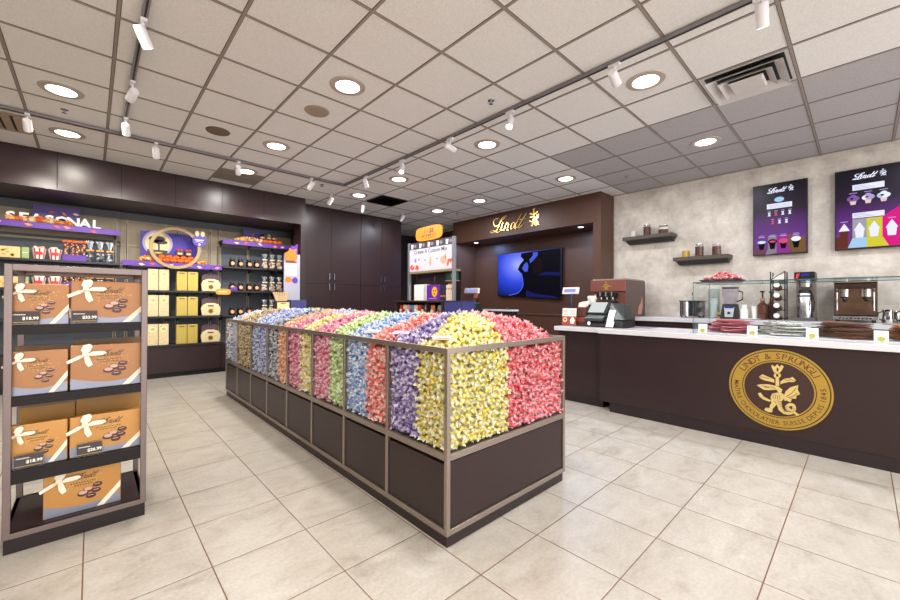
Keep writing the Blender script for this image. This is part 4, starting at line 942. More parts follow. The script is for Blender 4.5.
for z, w in ((1.82, 'second'), (1.42, 'third')):
    carton(-.80, YS + .03, z + .001, .2, .15, .12, ORANGE_CARTON, 'orange and cream patterned carton on the ' + w + ' shelf of the far left bay', None, (LO[0], lambda b, P, W, H: [b.ell(random.uniform(-.4, .4) * W, random.uniform(.2, .8) * H, .018, .012, P, 0, .001, 8) for _ in range(8)]))
    carton(-.655, YS + .03, z + .001, .07, .15, .12, mat('leaf green carton', '#9db477', .5), 'green carton end on the ' + w + ' shelf of the far left bay', None, (PAPER, lambda b, P, W, H: b.rect(-W * .4, W * .4, H * .48, H * .53, P, 0, .001)))
    for k, x in enumerate((-.53, -.375)): striped_cup(x, YS + .09, z + .001, ('left' if k == 0 else 'right') + ' red striped treat cup on the ' + w + ' shelf of the far left bay')
    tube_tray(-.175, YS + .09, z + .001, 'purple tray holding candy tubes on the ' + w + ' shelf of the far left bay')
    for k in range(4): sweet_tube(-.262 + k * .058, YS + .09, z + .012, 'clear candy tube with orange bow in the purple tray on the ' + w + ' shelf', 'tubes on the ' + w + ' shelf of the left bay')
    for k, x in enumerate((-.015, .095, .205)): cello_bag(x, YS + .1, z + .001, ('left', 'middle', 'right')[k] + ' silver and charcoal sweet bag on the far left bay ' + w + ' shelf', DRK, mat('gold violet bow', ('#e0a050', '#d88a3a', '#efe0e8')[k], .5), .3, .85)
for k, x in enumerate((-.42, -.17, .1)):
    carton(x, YS + .04, 1.001, .2, .13, .1, PAPER if k else PALEGOLD, ('pale gold box', 'white rounded card box', 'white card box nearest the middle bay')[k] + ' on the lowest shelf of the far left bay', None, (INK, lambda b, P, W, H: b.rect(-W * .2, W * .2, H * .45, H * .6, P, 0, .001)))
# ---- narrow pumpkin poster stand before the right column
t = thing('poster_stand', 'narrow grey poster stand with orange bats and pumpkin by the dark column', 'poster stand', (2.64, 7.0, 1.0)); P = faceY(2.64, 7.0, 1.0)
t.location.z = 0; _off[t.name] = (2.64, 7.0, 0)
part('base', MB(BLACK).box(2.52, 2.78, 6.92, 7.055, 0, .02), t); part('pole', MB(STEEL).box(2.62, 2.66, 7.014, 7.03, .02, 1.3), t)
part('panel', MB(mat('pale grey poster', '#a6a6b4', .45)).box(2.50, 2.785, 7.001, 7.013, 1.15, 2.10), t)
part('header', MB(PURP).prism([(-.02, 1.1), (.095, 1.1), (.095, 1.3), (.06, 1.26), (.02, 1.24), (-.02, 1.26)], P, 0, .012), t)
part('pumpkin_cutout', MB(mat('orange cutout', '#dd741a', .45)).prism([(-.12, .98), (.05, .98), (.085, 1.05), (.06, 1.13), (.075, 1.2), (.0, 1.17), (-.05, 1.21), (-.07, 1.15), (-.14, 1.1)], P, .013, .024), t)
b = MB(PAPER).rect(-.11, .08, .72, .93, P, .0, .002)
b.mat(mat('grey text print', '#8890a4', .5))
for k in range(4): b.rect(-.09, .06, .75 + k * .04, .765 + k * .04, P, .002, .003)
b.mat(mat('orange cutout', '#dd741a', .45)).ell(-.06, .64, .06, .05, P, 0, .003, 16).mat(PURP).ell(.055, .63, .05, .055, P, 0, .003, 16).mat(mat('brown strip print', '#8a4a30', .5)).rect(-.11, .08, .94, .97, P, 0, .002)
part('print', b, t)
# ================================================================== SERVICE COUNTER
XC = 4.36
t = thing('service_counter', 'long dark wood service counter carrying the round gold emblem', 'counter', (4.76, .44, 0))
part('body', MB(DARK).box(XC, 5.12, -1.4, 2.10, .104, .892), t)
part('toe_kick', MB(wood('dark toe kick', '#2a2023', .4)).box(XC - .004, 5.12, -1.4, 1.98, 0, .1035), t)
part('worktop', MB(QUARTZ).box(XC - .035, 5.18, -1.42, 2.11, .893, .945), t, .003)
em = part('emblem', MB(mat('emblem brown disc', '#3a2420', .4)).ell(0, 0, .347, .347, faceX(XC, .505, .506), .0, .003, 72), t)
P = faceX(XC, .505, .506)
b = MB(GOLDP).ringp(0, 0, .333, .346, P, .003, .0055, 72); b.ringp(0, 0, .248, .325, P, .003, .0055, 72); b.ringp(0, 0, .232, .241, P, .003, .0055, 72); part('gold_ring', b, em)
EML = mat('emblem brown lettering', '#5a3524', .45)
def arc(txt, r, a0, a1, size, out):
    n = len(txt); W = []
    for c in txt: W.append({'I': .45, ' ': .6, 'M': 1.25, 'Î': .45, '1': .7, 'L': .8, 'T': .85, 'E': .85, 'S': .85, '&': 1.05}.get(c, 1.0))
    tot = sum(W); acc = 0; b = MB(EML)
    for c, wd in zip(txt, W):
        a = a0 + (a1 - a0) * (acc + wd / 2) / tot; acc += wd
        if c == ' ': part('lettering', b, em); b = MB(EML); continue
        rot = a - PI / 2 if out else a + PI / 2
        hgt = -.36 * size
        rr = r + hgt if out else r - hgt
        b.text(c, size, P, rr * math.cos(a), rr * math.sin(a), .0062, bold=.0004, rot=rot)
    part('lettering', b, em)
arc('LINDT & SPRÜNGLI', .287, math.radians(152), math.radians(28), .072, True)
arc('MAÎTRE CHOCOLATIER SUISSE DEPUIS 1845', .287, math.radians(172), math.radians(371), .05, False)
b = MB(mat('emblem pale gold', '#d9c07a', .4, .2)); crest(b, P, 0, 0, 1.0, .0055, .003)
b.mat(mat('emblem brown disc', '#3a2420', .4))
for k in range(7): b.rect(-.006 + .007 * k, .022 + .006 * k, -.1 - .014 * k, -.1035 - .014 * k, P, .0056, .0062)
for k in range(9): a = PI * .75 + k * .62; b.pen([(.083 + .018 * math.cos(a), -.155 + .018 * math.sin(a)), (.083 + .033 * math.cos(a), -.155 + .033 * math.sin(a))], P, .003, thin=.9, w0=.0056, w1=.0062)
for k in range(4): b.rect(-.03 + .014 * k, -.027 + .014 * k, -.05, -.09, P, .0056, .0062)
for u, v in ((-.10, .09), (-.07, .085), (.06, .088), (.09, .095), (-.09, .012), (-.03, .008)): b.pen([(u - .018, v + .004), (u + .018, v - .004)], P, .004, thin=.9, w0=.0056, w1=.0062)
for k in range(3): b.pen([(.055 + k * .012, -.055 - k * .004), (.09 + k * .012, -.02 - k * .022), (.12 + k * .006, .03 - k * .04)], P, .005, thin=.8, w0=.0056, w1=.0062)
b.ell(-.002, .12, .008, .014, P, .0056, .0062, 10).ell(-.07, .006, .02, .004, P, .0056, .0062, 10); b.ell(.0, .17, .007, .018, P, .0056, .0062, 8)
part('crest', b, em)
t = thing('side_counter', 'short dark counter section left of the main counter under the card terminal', 'counter', (4.78, 2.41, 0))
part('body', MB(DARK).box(4.46, 5.12, 2.112, 2.70, .09, .892), t); part('toe_kick', MB(wood('dark toe kick', '#2a2023', .4)).box(4.47, 5.12, 2.112, 2.69, 0, .089), t)
part('worktop', MB(QUARTZ).box(4.40, 5.18, 2.112, 2.735, .893, .945), t, .003)
t = thing('back_counter', 'white-topped dark back counter along the beige stone wall', 'counter', (6.54, .5, 0))
part('body', MB(DARK).box(6.24, 6.878, -1.4, 2.42, 0, .972), t); part('worktop', MB(QUARTZ).box(6.2, 6.879, -1.4, 2.425, .973, 1.035), t, .003)
ZC = .946; ZK = 1.036
# ---- glass guard
G2 = glass('case glass', '#fbfdfd', .7)
t = thing('glass_guard', 'clear glass food guard standing on the white counter around chocolate bark', 'glass case', (4.8, 0, ZC))
part('front_pane', MB(G2).box(4.476, 4.484, -1.38, 1.176, ZC, 1.452), t); part('end_pane', MB(G2).box(4.4845, 5.10, 1.168, 1.176, ZC, 1.452), t)
part('top_pane', MB(G2).box(4.476, 5.10, -1.38, 1.176, 1.4525, 1.461), t)
b = MB(GLASSE); b.box(4.474, 4.486, 1.1762, 1.179, ZC, 1.461); b.box(4.472, 4.4755, -1.38, 1.179, 1.4525, 1.461); b.box(4.476, 5.10, 1.1762, 1.179, 1.4525, 1.461); b.box(5.10, 5.103, -1.38, 1.179, 1.4525, 1.461); b.box(5.098, 5.103, 1.1762, 1.179, ZC, 1.452)
part('polished_edge', b, t)
# ---- bark stacks: every slab by itself
def bark_stack(yc, w, col, n, label, group, hi=.125, cols2=None):
    ms = []
    for k in range(3):
        m = bpy.data.meshes.new('chocolate_bark'); q = MB(col[k % len(col)]); pts = [(math.cos(a) * (1 + random.uniform(-.22, .22)) * .15, math.sin(a) * (1 + random.uniform(-.2, .2)) * .12) for a in [2 * PI * i / 11 for i in range(11)]]
        q.prism(pts, lambda u, v, w_: (v, u, w_), 0, .0056); 
        if cols2:
            q.mat(cols2)
            for _ in range(14): a, r = random.uniform(0, 6.28), .11 * random.random() ** .5; q.ell(r * math.cos(a), r * math.sin(a), .012, .009, lambda u, v, w_: (v, u, w_), .0056, .008, 6)
        ms.append(q.mesh('chocolate_bark'))
    for k in range(n):
        lay = k // 2; s = 1 - lay / (n / 2) * .45
        o = bpy.data.objects.new('chocolate_bark', ms[k % 3]); COL.objects.link(o)
        o.location = (4.76 + random.uniform(-.03, .03) + .1 * (k % 2), yc + (w / 2 - .13) * s * (1 if k % 2 else -1) + random.uniform(-.02, .02), ZC + .0075 + hi * k / n)
        o.rotation_euler = (random.uniform(-.008, .008), random.uniform(-.008, .008), random.uniform(0, 6.28)); s2 = random.uniform(.8, 1.05); o.scale = (s2, s2, 1)
        o['label'] = label; o['category'] = 'chocolate bark'; o['group'] = group
    tr = MB(mat('clear acrylic tray', '#dfe3e6', .2)).box(4.56, 5.02, yc - w / 2 - .01, yc + w / 2 + .01, ZC, ZC + .006)
    single('serving_tray', 'flat pale serving tray under the ' + group, 'tray', tr, (4.75, yc, ZC))
PINKB = [mat('strawberry bark', '#d0687a', .4, var=.25, scale=30), mat('pale strawberry bark', '#e6a3a8', .4, var=.2, scale=30), mat('deep berry bark', '#b4485c', .4, var=.25)]
WHB = [mat('white cookie bark', '#dfe1dc', .4, var=.25, scale=40), mat('grey cookie bark', '#a9aea8', .4, var=.35, scale=40), mat('white bark', '#ecece6', .4, var=.15, scale=40)]
BRB = [mat('milk chocolate bark', '#7a4a38', .4, var=.25, scale=30), mat('dark chocolate bark', '#5a3428', .4, var=.25, scale=30), mat('hazel bark', '#8d5a45', .4, var=.25, scale=30)]
ORB = [mat('caramel bark', '#b06a3c', .4, var=.25, scale=30), mat('amber bark', '#c4794a', .4, var=.3, scale=30), mat('dark caramel bark', '#85492b', .4, var=.25, scale=30)]
bark_stack(.925, .40, PINKB, 22, 'pink strawberry bark slab in the stack at the left of the glass case', 'pink bark stack')
bark_stack(.515, .38, WHB, 22, 'white cookies bark slab in the second stack inside the glass case', 'white bark stack', .12, mat('cookie crumb', '#33302e', .6))
bark_stack(.10, .38, BRB, 24, 'brown chocolate bark slab in the third stack inside the glass case', 'brown bark stack', .135)
bark_stack(-.30, .36, ORB, 22, 'orange brown caramel bark slab in the stack at the right frame edge', 'caramel bark stack')
def counter_tag(y, label):
    t = thing('price_card', label, 'price card', (4.62, y, ZC)); P = lean(faceX(4.62, y, ZC), .2)
    part('card', MB(PAPER).rect(-.04, .04, 0, .09, P, 0, .003), t); part('sticker', MB(mat('yellow sticker', '#b9b23c', .5)).ell(0, .022, .022, .018, P, .0032, .005, 14), t)
for y, l in ((1.13, 'white price card with yellow sticker at the left end of the glass case'), (.722, 'white price card with yellow sticker between pink and white bark'), (.303, 'white price card with yellow sticker between white and brown bark'), (-.10, 'white price card with yellow sticker between brown and caramel bark')): counter_tag(y, l)
# tray of red truffles on the glass top
t = thing('wooden_tray', 'dark wooden tray of red truffles on top of the glass guard', 'tray', (4.80, 1.0, 1.4615))
part('board', MB(wood('dark tray wood', '#4a3228', .4)).hexa([(4.68, .86, 1.4615), (4.92, .86, 1.4615), (4.68, 1.14, 1.4615), (4.92, 1.14, 1.4615), (4.66, .82, 1.492), (4.94, .82, 1.492), (4.66, 1.18, 1.492), (4.94, 1.18, 1.492)]), t, .003)
mr = proto['red']
for k in range(26):
    o = bpy.data.objects.new('wrapped_truffle', mr); COL.objects.link(o); lay = 0 if k < 16 else (1 if k < 23 else 2)
    o.location = (4.71 + .06 * (k % 4) + random.uniform(-.012, .012) if lay == 0 else 4.8 + random.uniform(-.06, .06), (.87 + .08 * (k // 4) + random.uniform(-.02, .02)) if lay == 0 else 1.0 + random.uniform(-.09, .09) * (1.0 if lay == 1 else .5), 1.509 + .028 * lay)
    o.rotation_euler = (random.uniform(0, 6), random.uniform(-.4, .4), random.uniform(0, 6)); o['label'] = 'red foil wrapped truffle in the wooden tray on the glass guard'; o['category'] = 'candy'; o['group'] = 'red truffles on the tray'
single('counter_mat', 'thin grey mat lying on the white counter right of the card terminal', 'mat', MB(mat('grey mat', '#8b8483', .6)).box(4.86, 5.10, 1.72, 2.02, ZC, ZC + .004), (4.98, 1.87, ZC))

# ---- card terminal / till on the side counter
def reg(x, y, z, label, s=1.0):
    t = thing('cash_register', label, 'cash register', (x, y, z))
    part('base', MB(BLACK).hexa([(x - .16 * s, y - .25 * s, z + .004), (x + .18 * s, y - .25 * s, z + .004), (x - .16 * s, y + .25 * s, z + .004), (x + .18 * s, y + .25 * s, z + .004), (x - .12 * s, y - .23 * s, z + .09 * s), (x + .16 * s, y - .23 * s, z + .09 * s), (x - .12 * s, y + .24 * s, z + .09 * s), (x + .16 * s, y + .24 * s, z + .09 * s)]), t, .006)
    def slab(y0, y1, p0, p1, th):   # sloped slab between two (dx, dz) points
        d = Vector((p1[0] - p0[0], 0, p1[1] - p0[1])).normalized(); nrm = Vector((-d.z, 0, d.x)) * th
        pts = []
        for (dx, dz), o_ in ((p0, 0), (p0, 1), (p1, 0), (p1, 1)):
            pass
        A, B = Vector((x + p0[0] * s, 0, z + p0[1] * s)), Vector((x + p1[0] * s, 0, z + p1[1] * s))
        q = [A, A - nrm, B, B - nrm]; vs = [(v.x, yy, v.z) for v in (q[0], q[1]) for yy in (y + y0 * s, y + y1 * s)] + [(v.x, yy, v.z) for v in (q[2], q[3]) for yy in (y + y0 * s, y + y1 * s)]
        return vs
    part('keyboard', MB(mat('dark grey keypad', '#2e3236', .4)).hexa(slab(.0, .25, (-.17, .10), (-.02, .15), .03)), t, .004)
    kb = MB(mat('pale key caps', '#a9b4b4', .45))
    for i in range(7):
        for j in range(3): kb.box(x + (-.15 + .045 * j) * s, x + (-.12 + .045 * j) * s, y + (.02 + .032 * i) * s, y + (.044 + .032 * i) * s, z + (.112 + .015 * j) * s, z + (.121 + .015 * j) * s)
    part('keys', kb, t)
    sc = part('monitor', MB(BLACK).hexa(slab(-.01, .25, (-.08, .165), (.06, .31), .025)), t, .004)
    part('display', MB(emit('till screen painted white reflection', '#e0e4e2', .8)).hexa(slab(.03, .235, (-.078, .182), (.045, .309), .002)), sc)  # emission stands in for a bright white reflection on the screen
    part('printer', MB(mat('black printer shell', '#1c2426', .3)).hexa([(x - .12 * s, y - .25 * s, z + .095 * s), (x + .14 * s, y - .25 * s, z + .095 * s), (x - .12 * s, y - .03 * s, z + .095 * s), (x + .14 * s, y - .03 * s, z + .095 * s), (x + .0 * s, y - .2 * s, z + .28 * s), (x + .13 * s, y - .2 * s, z + .28 * s), (x + .0 * s, y - .03 * s, z + .3 * s), (x + .13 * s, y - .03 * s, z + .3 * s)]), t, .008)
    part('receipt_paper', MB(PAPER).hexa(slab(-.12, -.04, (-.15, .06), (-.065, .21), .003)), t); part('receipt_paper', MB(PAPER).hexa(slab(-.14, -.05, (-.195, .012), (-.155, .075), .003)), t)
    part('speaker_badge', MB(PAPER).ell(0, 0, .02, .025, faceX(x - .155 * s, y + .18 * s, z + .045 * s), 0, .006, 14), t)
    return t
reg(4.74, 2.17, ZC, 'black till with tilted screen and paper slips on the side counter', 1.0)
def pole_display(x, y, z, zt, label):
    t = thing('customer_display', label, 'customer display', (x, y, z)); P = faceX(x - .03, y, zt)
    part('base', MB(BLACK).cyl((x, y, z), .04, .012, 18), t); part('pole', MB(mat('dark blue pole', '#22304a', .4)).cyl((x, y, z + .012), .014, zt - z - .012, 12), t)
    part('housing', MB(WHITE).prism([(-.12, -.045), (.105, -.045), (.12, .045), (-.105, .045)], P, -.05, 0), t, .006)
    part('readout', MB(emit('lilac readout', '#9aa4f0', .9)).prism([(-.085, -.02), (.08, -.02), (.088, .022), (-.078, .022)], P, .0005, .003), t)
pole_display(4.76, 2.73 - .03, ZC, 1.41, 'white customer display on a dark pole at the left of the side counter')
t = thing('acrylic_sign', 'small acrylic sign with drink pictures at the left end of the side counter', 'sign', (4.56, 2.62, ZC)); P = lean(faceX(4.56, 2.62, ZC), .12)
part('frame', MB(glass('acrylic', '#eef3f4')).rect(-.11, .11, 0, .245, P, -.004, 0), t); part('print', MB(PAPER).rect(-.1, .1, .125, .23, P, .0003, .001).mat(mat('rust red print', '#a4442e', .5)).rect(-.1, .1, .012, .122, P, .0003, .001), t)
b = MB(mat('grey print', '#9a948c', .5))
for k in range(4): b.rect(-.085, -.015, .145 + .018 * k, .151 + .018 * k, P, .001, .0018); b.rect(.012, .085, .145 + .018 * k, .151 + .018 * k, P, .001, .0018)
part('text_lines', b, t); part('cone_picture', MB(PAPER).prism([(.03, .03), (.07, .03), (.085, .075), (.06, .115), (.04, .115), (.015, .075)], P, .001, .002), t); part('ring_picture', MB(mat('cream print', '#e8d4b0', .5)).ringp(-.055, .08, .016, .03, P, .001, .002, 20), t)
t = thing('brochure_stand', 'brown two-tier brochure stand between the acrylic sign and the black till', 'stand', (4.72, 2.47, ZC))
part('body', MB(mat('brown box print', '#5a3630', .4, var=.3, scale=20)).box(4.64, 4.82, 2.432, 2.56, ZC, 1.19), t, .003); part('stripe', MB(mat('copper red strip', '#9a4a34', .4)).box(4.636, 4.64, 2.435, 2.557, 1.0, 1.06), t); part('stripe', MB(mat('dark strip', '#2e1c1a', .4)).box(4.637, 4.64, 2.435, 2.557, 1.065, 1.075), t)
def paper_stack(x, y, z, label, tilt):
    b = MB(PAPER)
    for k in range(4): b.prism([(-.06 + .008 * k, 0), (.05, .005 * k), (.055, .05 + .012 * k), (.015, .075), (-.05, .055)], lambda u, v, w: (x - w, y - u, z + v), -.02 * k, -.02 * k - .004)
    single('napkin_bundle', label, 'napkins', b, (x, y, z))
paper_stack(4.70, 2.50, 1.191, 'bundle of white napkins on top of the brown brochure stand', .1)

# ---- soft serve machine
mx0, mx1, my0, my1 = 5.90, 6.66, 2.44, 2.985
t = thing('ice_cream_machine', 'tall copper-brown soft serve machine between the portal and back counter', 'machine', ((mx0 + mx1) / 2, (my0 + my1) / 2, 0))
COP = mat('copper brown machine skin', '#6a4038', .38, .2, var=.1); 
part('cabinet', MB(mat('grey brown side panel', '#54433e', .45)).box(mx0 + .02, mx1, my0, my1, .1, 1.60), t, .004); part('lower_front', MB(mat('dark machine base', '#2a2020', .4)).box(mx0, mx0 + .0195, my0, my1, .1, .95), t)
part('front_panel', MB(COP).box(mx0, mx0 + .0195, my0, my1, .952, 1.42), t, .002); part('header_panel', MB(mat('copper header', '#7d4a3f', .35, .2)).box(mx0 - .03, mx0 + .0195, my0, my1, 1.423, 1.60), t, .004)
part('top_lid', MB(mat('pale machine lid', '#a58f84', .35, .4)).box(mx0 + .02, mx1, my0 + .01, my1 - .01, 1.6005, 1.622), t, .004)
b = MB(GOLDP); crest(b, faceX(mx0 - .0305, 2.73, 1.51), 0, 0, .3, .003); b.rect(-.07, -.02, -.01, .0, faceX(mx0 - .0305, 2.73, 1.51), 0, .002).rect(.04, .09, -.01, 0, faceX(mx0 - .0305, 2.73, 1.51), 0, .002); part('crest', b, t)
part('dispenser_head', MB(BLACK).box(mx0 - .07, mx0 - .001, 2.56, 2.86, 1.335, 1.405), t, .006)
for y in (2.62, 2.71, 2.80):
    part('lever', MB(STEEL).box(mx0 - .09, mx0 - .0705, y - .012, y + .012, 1.345, 1.42), t, .003); part('nozzle', MB(STEEL).cyl((mx0 - .045, y, 1.30), .016, .035, 12), t)
part('drip_shelf', MB(BLACK).box(mx0 - .12, mx0 - .001, 2.56, 2.84, 1.23, 1.275), t, .006)
b = MB(mat('cone picture print', '#e8b9a0', .5))
for k in range(4): b.ell(-.21 + .012 * (k % 2), -.02 - .05 * k, .018, .02, faceX(mx0 - .0002, 2.71, 1.38), 0, .0015, 12)
part('cone_stickers', b, t); part('swirl_picture', MB(mat('swirl print', '#c08a78', .5)).prism([(6.36, 1.07), (6.50, 1.07), (6.56, 1.2), (6.53, 1.36), (6.47, 1.24), (6.40, 1.2)], lambda u, v, w: (u, my0 - w, v), .0, .0015), t)
b = MB(BLACK)
for x in (mx0 + .06, mx1 - .06):
    for y in (my0 + .06, my1 - .06): b2 = part('caster', MB(BLACK).cyl((x, y, 0), .03, .0995, 12), t)
b = MB(PAPER); bl = [(0, 0), (.028, 0), (.04, .10), (0, .10)]; b.lathe(bl, (5.70, 2.80, 0), 14); 
t = thing('cup_pedestal', 'dark slim pedestal behind the till holding a white paper cup', 'pedestal', (5.55, 2.86, 0)); part('post', MB(DARK).box(5.45, 5.65, 2.76, 2.96, 0, 1.22), t, .004)
single('paper_cup', 'tilted stack of white paper cups on the slim pedestal beside the machine', 'cup', MB(PAPER).lathe([(0, 0), (.045, 0), (.062, .10), (.066, .102), (.066, .108), (.05, .13), (0, .13)], (5.55, 2.80, 1.221), 18), (5.55, 2.80, 1.221), sm=True)

# ---- goods on the back counter
def pot():
    t = thing('fondue_warmer', 'black square warmer with a steel insert at the left of the back counter', 'warmer', (6.55, 1.735, ZK))
    part('body', MB(mat('dark steel warmer', '#3a3d40', .3, .6)).box(6.45, 6.68, 1.60, 1.87, ZK + .02, 1.27), t, .006); part('insert', MB(STEEL).cyl((6.43, 1.79, ZK + .02), .055, .215, 20), t, sm=True); part('rim', MB(BLACK).box(6.44, 6.69, 1.59, 1.88, 1.27, 1.285), t, .003)
    part('ladle', MB(STEEL).tube([(6.5, 1.72, 1.1), (6.5, 1.72, 1.38), (6.48, 1.71, 1.405), (6.46, 1.70, 1.38)], .007), t)
    for x in (6.47, 6.66):
        for y in (1.62, 1.85): part('foot', MB(BLACK).cyl((x, y, ZK), .012, .02, 10), t)
pot()
t = thing('glass_canister', 'tall clear cylinder holding white sticks on the back counter', 'canister', (6.55, 1.46, ZK)); part('jar', MB(glass('canister glass', '#f2f7f7')).lathe([(0, 0), (.075, 0), (.075, .42), (.07, .42), (.07, .01), (0, .01)], (6.55, 1.46, ZK), 24), t, sm=True)
part('contents', MB(mat('pale sticks', '#d8d4d0', .5, var=.15)).cyl((6.55, 1.46, ZK + .011), .062, .27, 20), t, sm=True)
t = thing('treat_box', 'small gold and brown box beside the tall clear cylinder', 'box', (6.5, 1.37, ZK)); part('body', MB(GOLDP).box(6.44, 6.54, 1.345, 1.39, ZK, 1.12), t, .002); part('band', MB(mat('brown band', '#4a2a20', .4)).box(6.4385, 6.4398, 1.346, 1.389, 1.06, 1.09), t)
single('wrap_bundle', 'small olive bundle lying between the gold box and blender', 'bundle', MB(mat('olive wrap', '#6d6238', .6, var=.3)).ball((6.48, 1.31, ZK + .035), .035, 12, 8, (1.2, 1, 1)), (6.48, 1.31, ZK), sm=True)
t = thing('blender', 'black based blender with clear square jar on the back counter', 'blender', (6.5, 1.255, ZK))
part('base', MB(BLACK).hexa([(6.40, 1.15, ZK), (6.60, 1.15, ZK), (6.40, 1.36, ZK), (6.60, 1.36, ZK), (6.43, 1.175, 1.24), (6.57, 1.175, 1.24), (6.43, 1.335, 1.24), (6.57, 1.335, 1.24)]), t, .01)
Pb = lambda u, v, w: (6.405 + v * .18 - w, 1.255 - u, 1.06 + v)
part('control_panel', MB(mat('grey panel', '#aeb4bc', .35)).prism([(-.045, .0), (.045, .0), (.06, .15), (-.06, .15)], Pb, .001, .006), t); part('blue_strip', MB(emit('blue strip', '#3a3ad0', .5)).prism([(-.05, .12), (.05, .12), (.055, .143), (-.055, .143)], Pb, .0062, .008), t); part('knob', MB(BLACK).ell(0, .055, .018, .018, Pb, .0062, .02, 16), t)
part('jar', MB(glass('tinted blender jar', '#ece8f2', 1.6)).hexa([(6.44, 1.19, 1.241), (6.56, 1.19, 1.241), (6.44, 1.32, 1.241), (6.56, 1.32, 1.241), (6.415, 1.165, 1.45), (6.585, 1.165, 1.45), (6.415, 1.345, 1.45), (6.585, 1.345, 1.45)]), t, .01); part('lid', MB(mat('smoky lid', '#4a4650', .35)).box(6.42, 6.58, 1.17, 1.34, 1.4505, 1.475), t, .006)
part('handle', MB(BLACK).tube([(6.5, 1.165, 1.42), (6.5, 1.12, 1.40), (6.5, 1.12, 1.30), (6.5, 1.185, 1.27)], .009), t)
t = thing('milk_jar', 'white lidded bottle on a round plate beside the blender', 'bottle', (6.45, 1.075, ZK + .012)); part('body', MB(WHITE).lathe([(0, 0), (.045, 0), (.045, .11), (.03, .13), (0, .13)], (6.45, 1.095, ZK + .012), 18), t, sm=True); part('cap', MB(WHITE).cyl((6.45, 1.095, ZK + .1425), .032, .05, 16), t, sm=True)
single('round_plate', 'white round plate on the back counter right of the blender', 'plate', MB(PAPER).lathe([(0, 0), (.08, 0), (.12, .008), (.12, .011), (.0, .010)], (6.47, 1.03, ZK), 28), (6.47, 1.03, ZK), sm=True)
single('paper_cup', 'small white cup standing on the round plate by the bottle', 'cup', MB(PAPER).lathe([(0, 0), (.03, 0), (.042, .16), (.045, .163), (.0, .163)], (6.52, .99, ZK + .012), 18), (6.52, .99, ZK + .012), sm=True)
def pump_bottle(x, y, label):
    t = thing('pump_bottle', label, 'bottle', (x, y, ZK)); part('body', MB(mat('amber syrup bottle', '#5c2f22', .2, coat=.4)).lathe([(0, 0), (.055, 0), (.058, .01), (.058, .19), (.025, .225), (.022, .25), (0, .25)], (x, y, ZK), 20), t, sm=True)
    part('collar', MB(mat('ochre collar', '#b08a4a', .4)).cyl((x, y, ZK + .2505), .026, .03, 14), t); part('pump', MB(BLACK).cyl((x, y, ZK + .281), .009, .075, 10), t); part('spout', MB(BLACK).box(x - .06, x + .02, y - .02, y + .02, ZK + .356, ZK + .376), t, .004)
pump_bottle(6.5, .905, 'amber pump bottle standing in the open on the back counter'); pump_bottle(6.70, .84, 'amber pump bottle half hidden behind the black cup rack')
ry0, ry1 = .67, .81
t = thing('cup_rack', 'black wire rack of stacked paper cups on the back counter', 'rack', (6.5, .74, ZK))
for x in (6.40, 6.60):
    for y in (ry0, ry1): part('upright', MB(BLACK).box(x - .006, x + .006, y - .006, y + .006, ZK, 1.655), t)
for z in (ZK + .02, 1.16, 1.29, 1.42, 1.54):
    f = MB(BLACK); f.box(6.406, 6.594, ry0 - .005, ry0 + .005, z, z + .008); f.box(6.406, 6.594, ry1 - .005, ry1 + .005, z, z + .008); f.box(6.395, 6.405, ry0 + .0062, ry1 - .0062, z, z + .008); f.box(6.595, 6.605, ry0 + .0062, ry1 - .0062, z, z + .008); part('tier', f, t)
part('top_bin', MB(BLACK).box(6.406, 6.594, ry0 + .006, ry1 - .006, 1.50, 1.54), t)
part('brace', MB(BLACK).tube([(6.39, ry1, 1.55), (6.39, ry0, 1.655)], .005), t)
for k, (z, w) in enumerate(((1.06, 'lowest'), (1.19, 'second'), (1.32, 'third'), (1.45, 'top'))):
    Mx = Matrix.Rotation(-PI / 2 + .25, 3, 'Y'); u = thing('paper_cup_stack', 'brown-rimmed stack of white cups lying in the ' + w + ' tier of the rack', 'cups', (6.5, .74, z - .02))
    part('cups', MB(PAPER).lathe([(0, 0), (.03, 0), (.03, .02), (0, .02)], (6.40, .75, z + .03), 18, Mx), u, sm=True); part('sleeve', MB(mat('brown cup sleeve', '#6a3e2c', .5)).lathe([(0, -.13), (.042, -.13), (.034, -.002), (0, -.002)], (6.40, .75, z + .03), 18, Mx), u, sm=True)
paper_stack(6.45, .74, 1.541, 'white folded papers in the top bin of the black cup rack', .1)
by0, by1 = .40, .58
t = thing('coffee_brewer', 'steel coffee brewer with a tall airpot and black top on the back counter', 'coffee machine', (6.56, .49, ZK))
part('base', MB(mat('grey brewer plinth', '#5a5558', .4)).box(6.40, 6.72, by0 - .01, by1 + .01, ZK, ZK + .035), t, .004); part('column', MB(mat('brushed brewer column', '#8a7f78', .35, .7)).box(6.60, 6.72, by0, by1, ZK + .035, 1.53), t, .004); part('spray_head', MB(STEEL).cyl((6.49, .49, 1.455), .065, .075, 24), t, sm=True)
part('control_head', MB(BLACK).box(6.40, 6.72, by0 - .005, by1 + .005, 1.53, 1.638), t, .006); P = faceX(6.3995, .49, 1.53); part('display', MB(emit('blue violet readout', '#4a3ac0', .7)).rect(-.03, .045, .06, .085, P, 0, .003), t); part('red_mark', MB(mat('red mark', '#d8303a', .4)).prism([(-.08, .03), (-.06, .03), (-.04, .09), (-.07, .085)], P, 0, .002), t)
part('airpot', MB(STEEL).lathe([(0, 0), (.07, 0), (.072, .02), (.072, .29), (.05, .34), (0, .345)], (6.48, .49, ZK + .036), 28), t, sm=True); part('airpot_collar', MB(BLACK).lathe([(.0725, .26), (.074, .27), (.056, .345), (.05, .35), (.045, .35), (.0725, .26)], (6.48, .49, ZK + .036), 28, cap=False), t, sm=True)
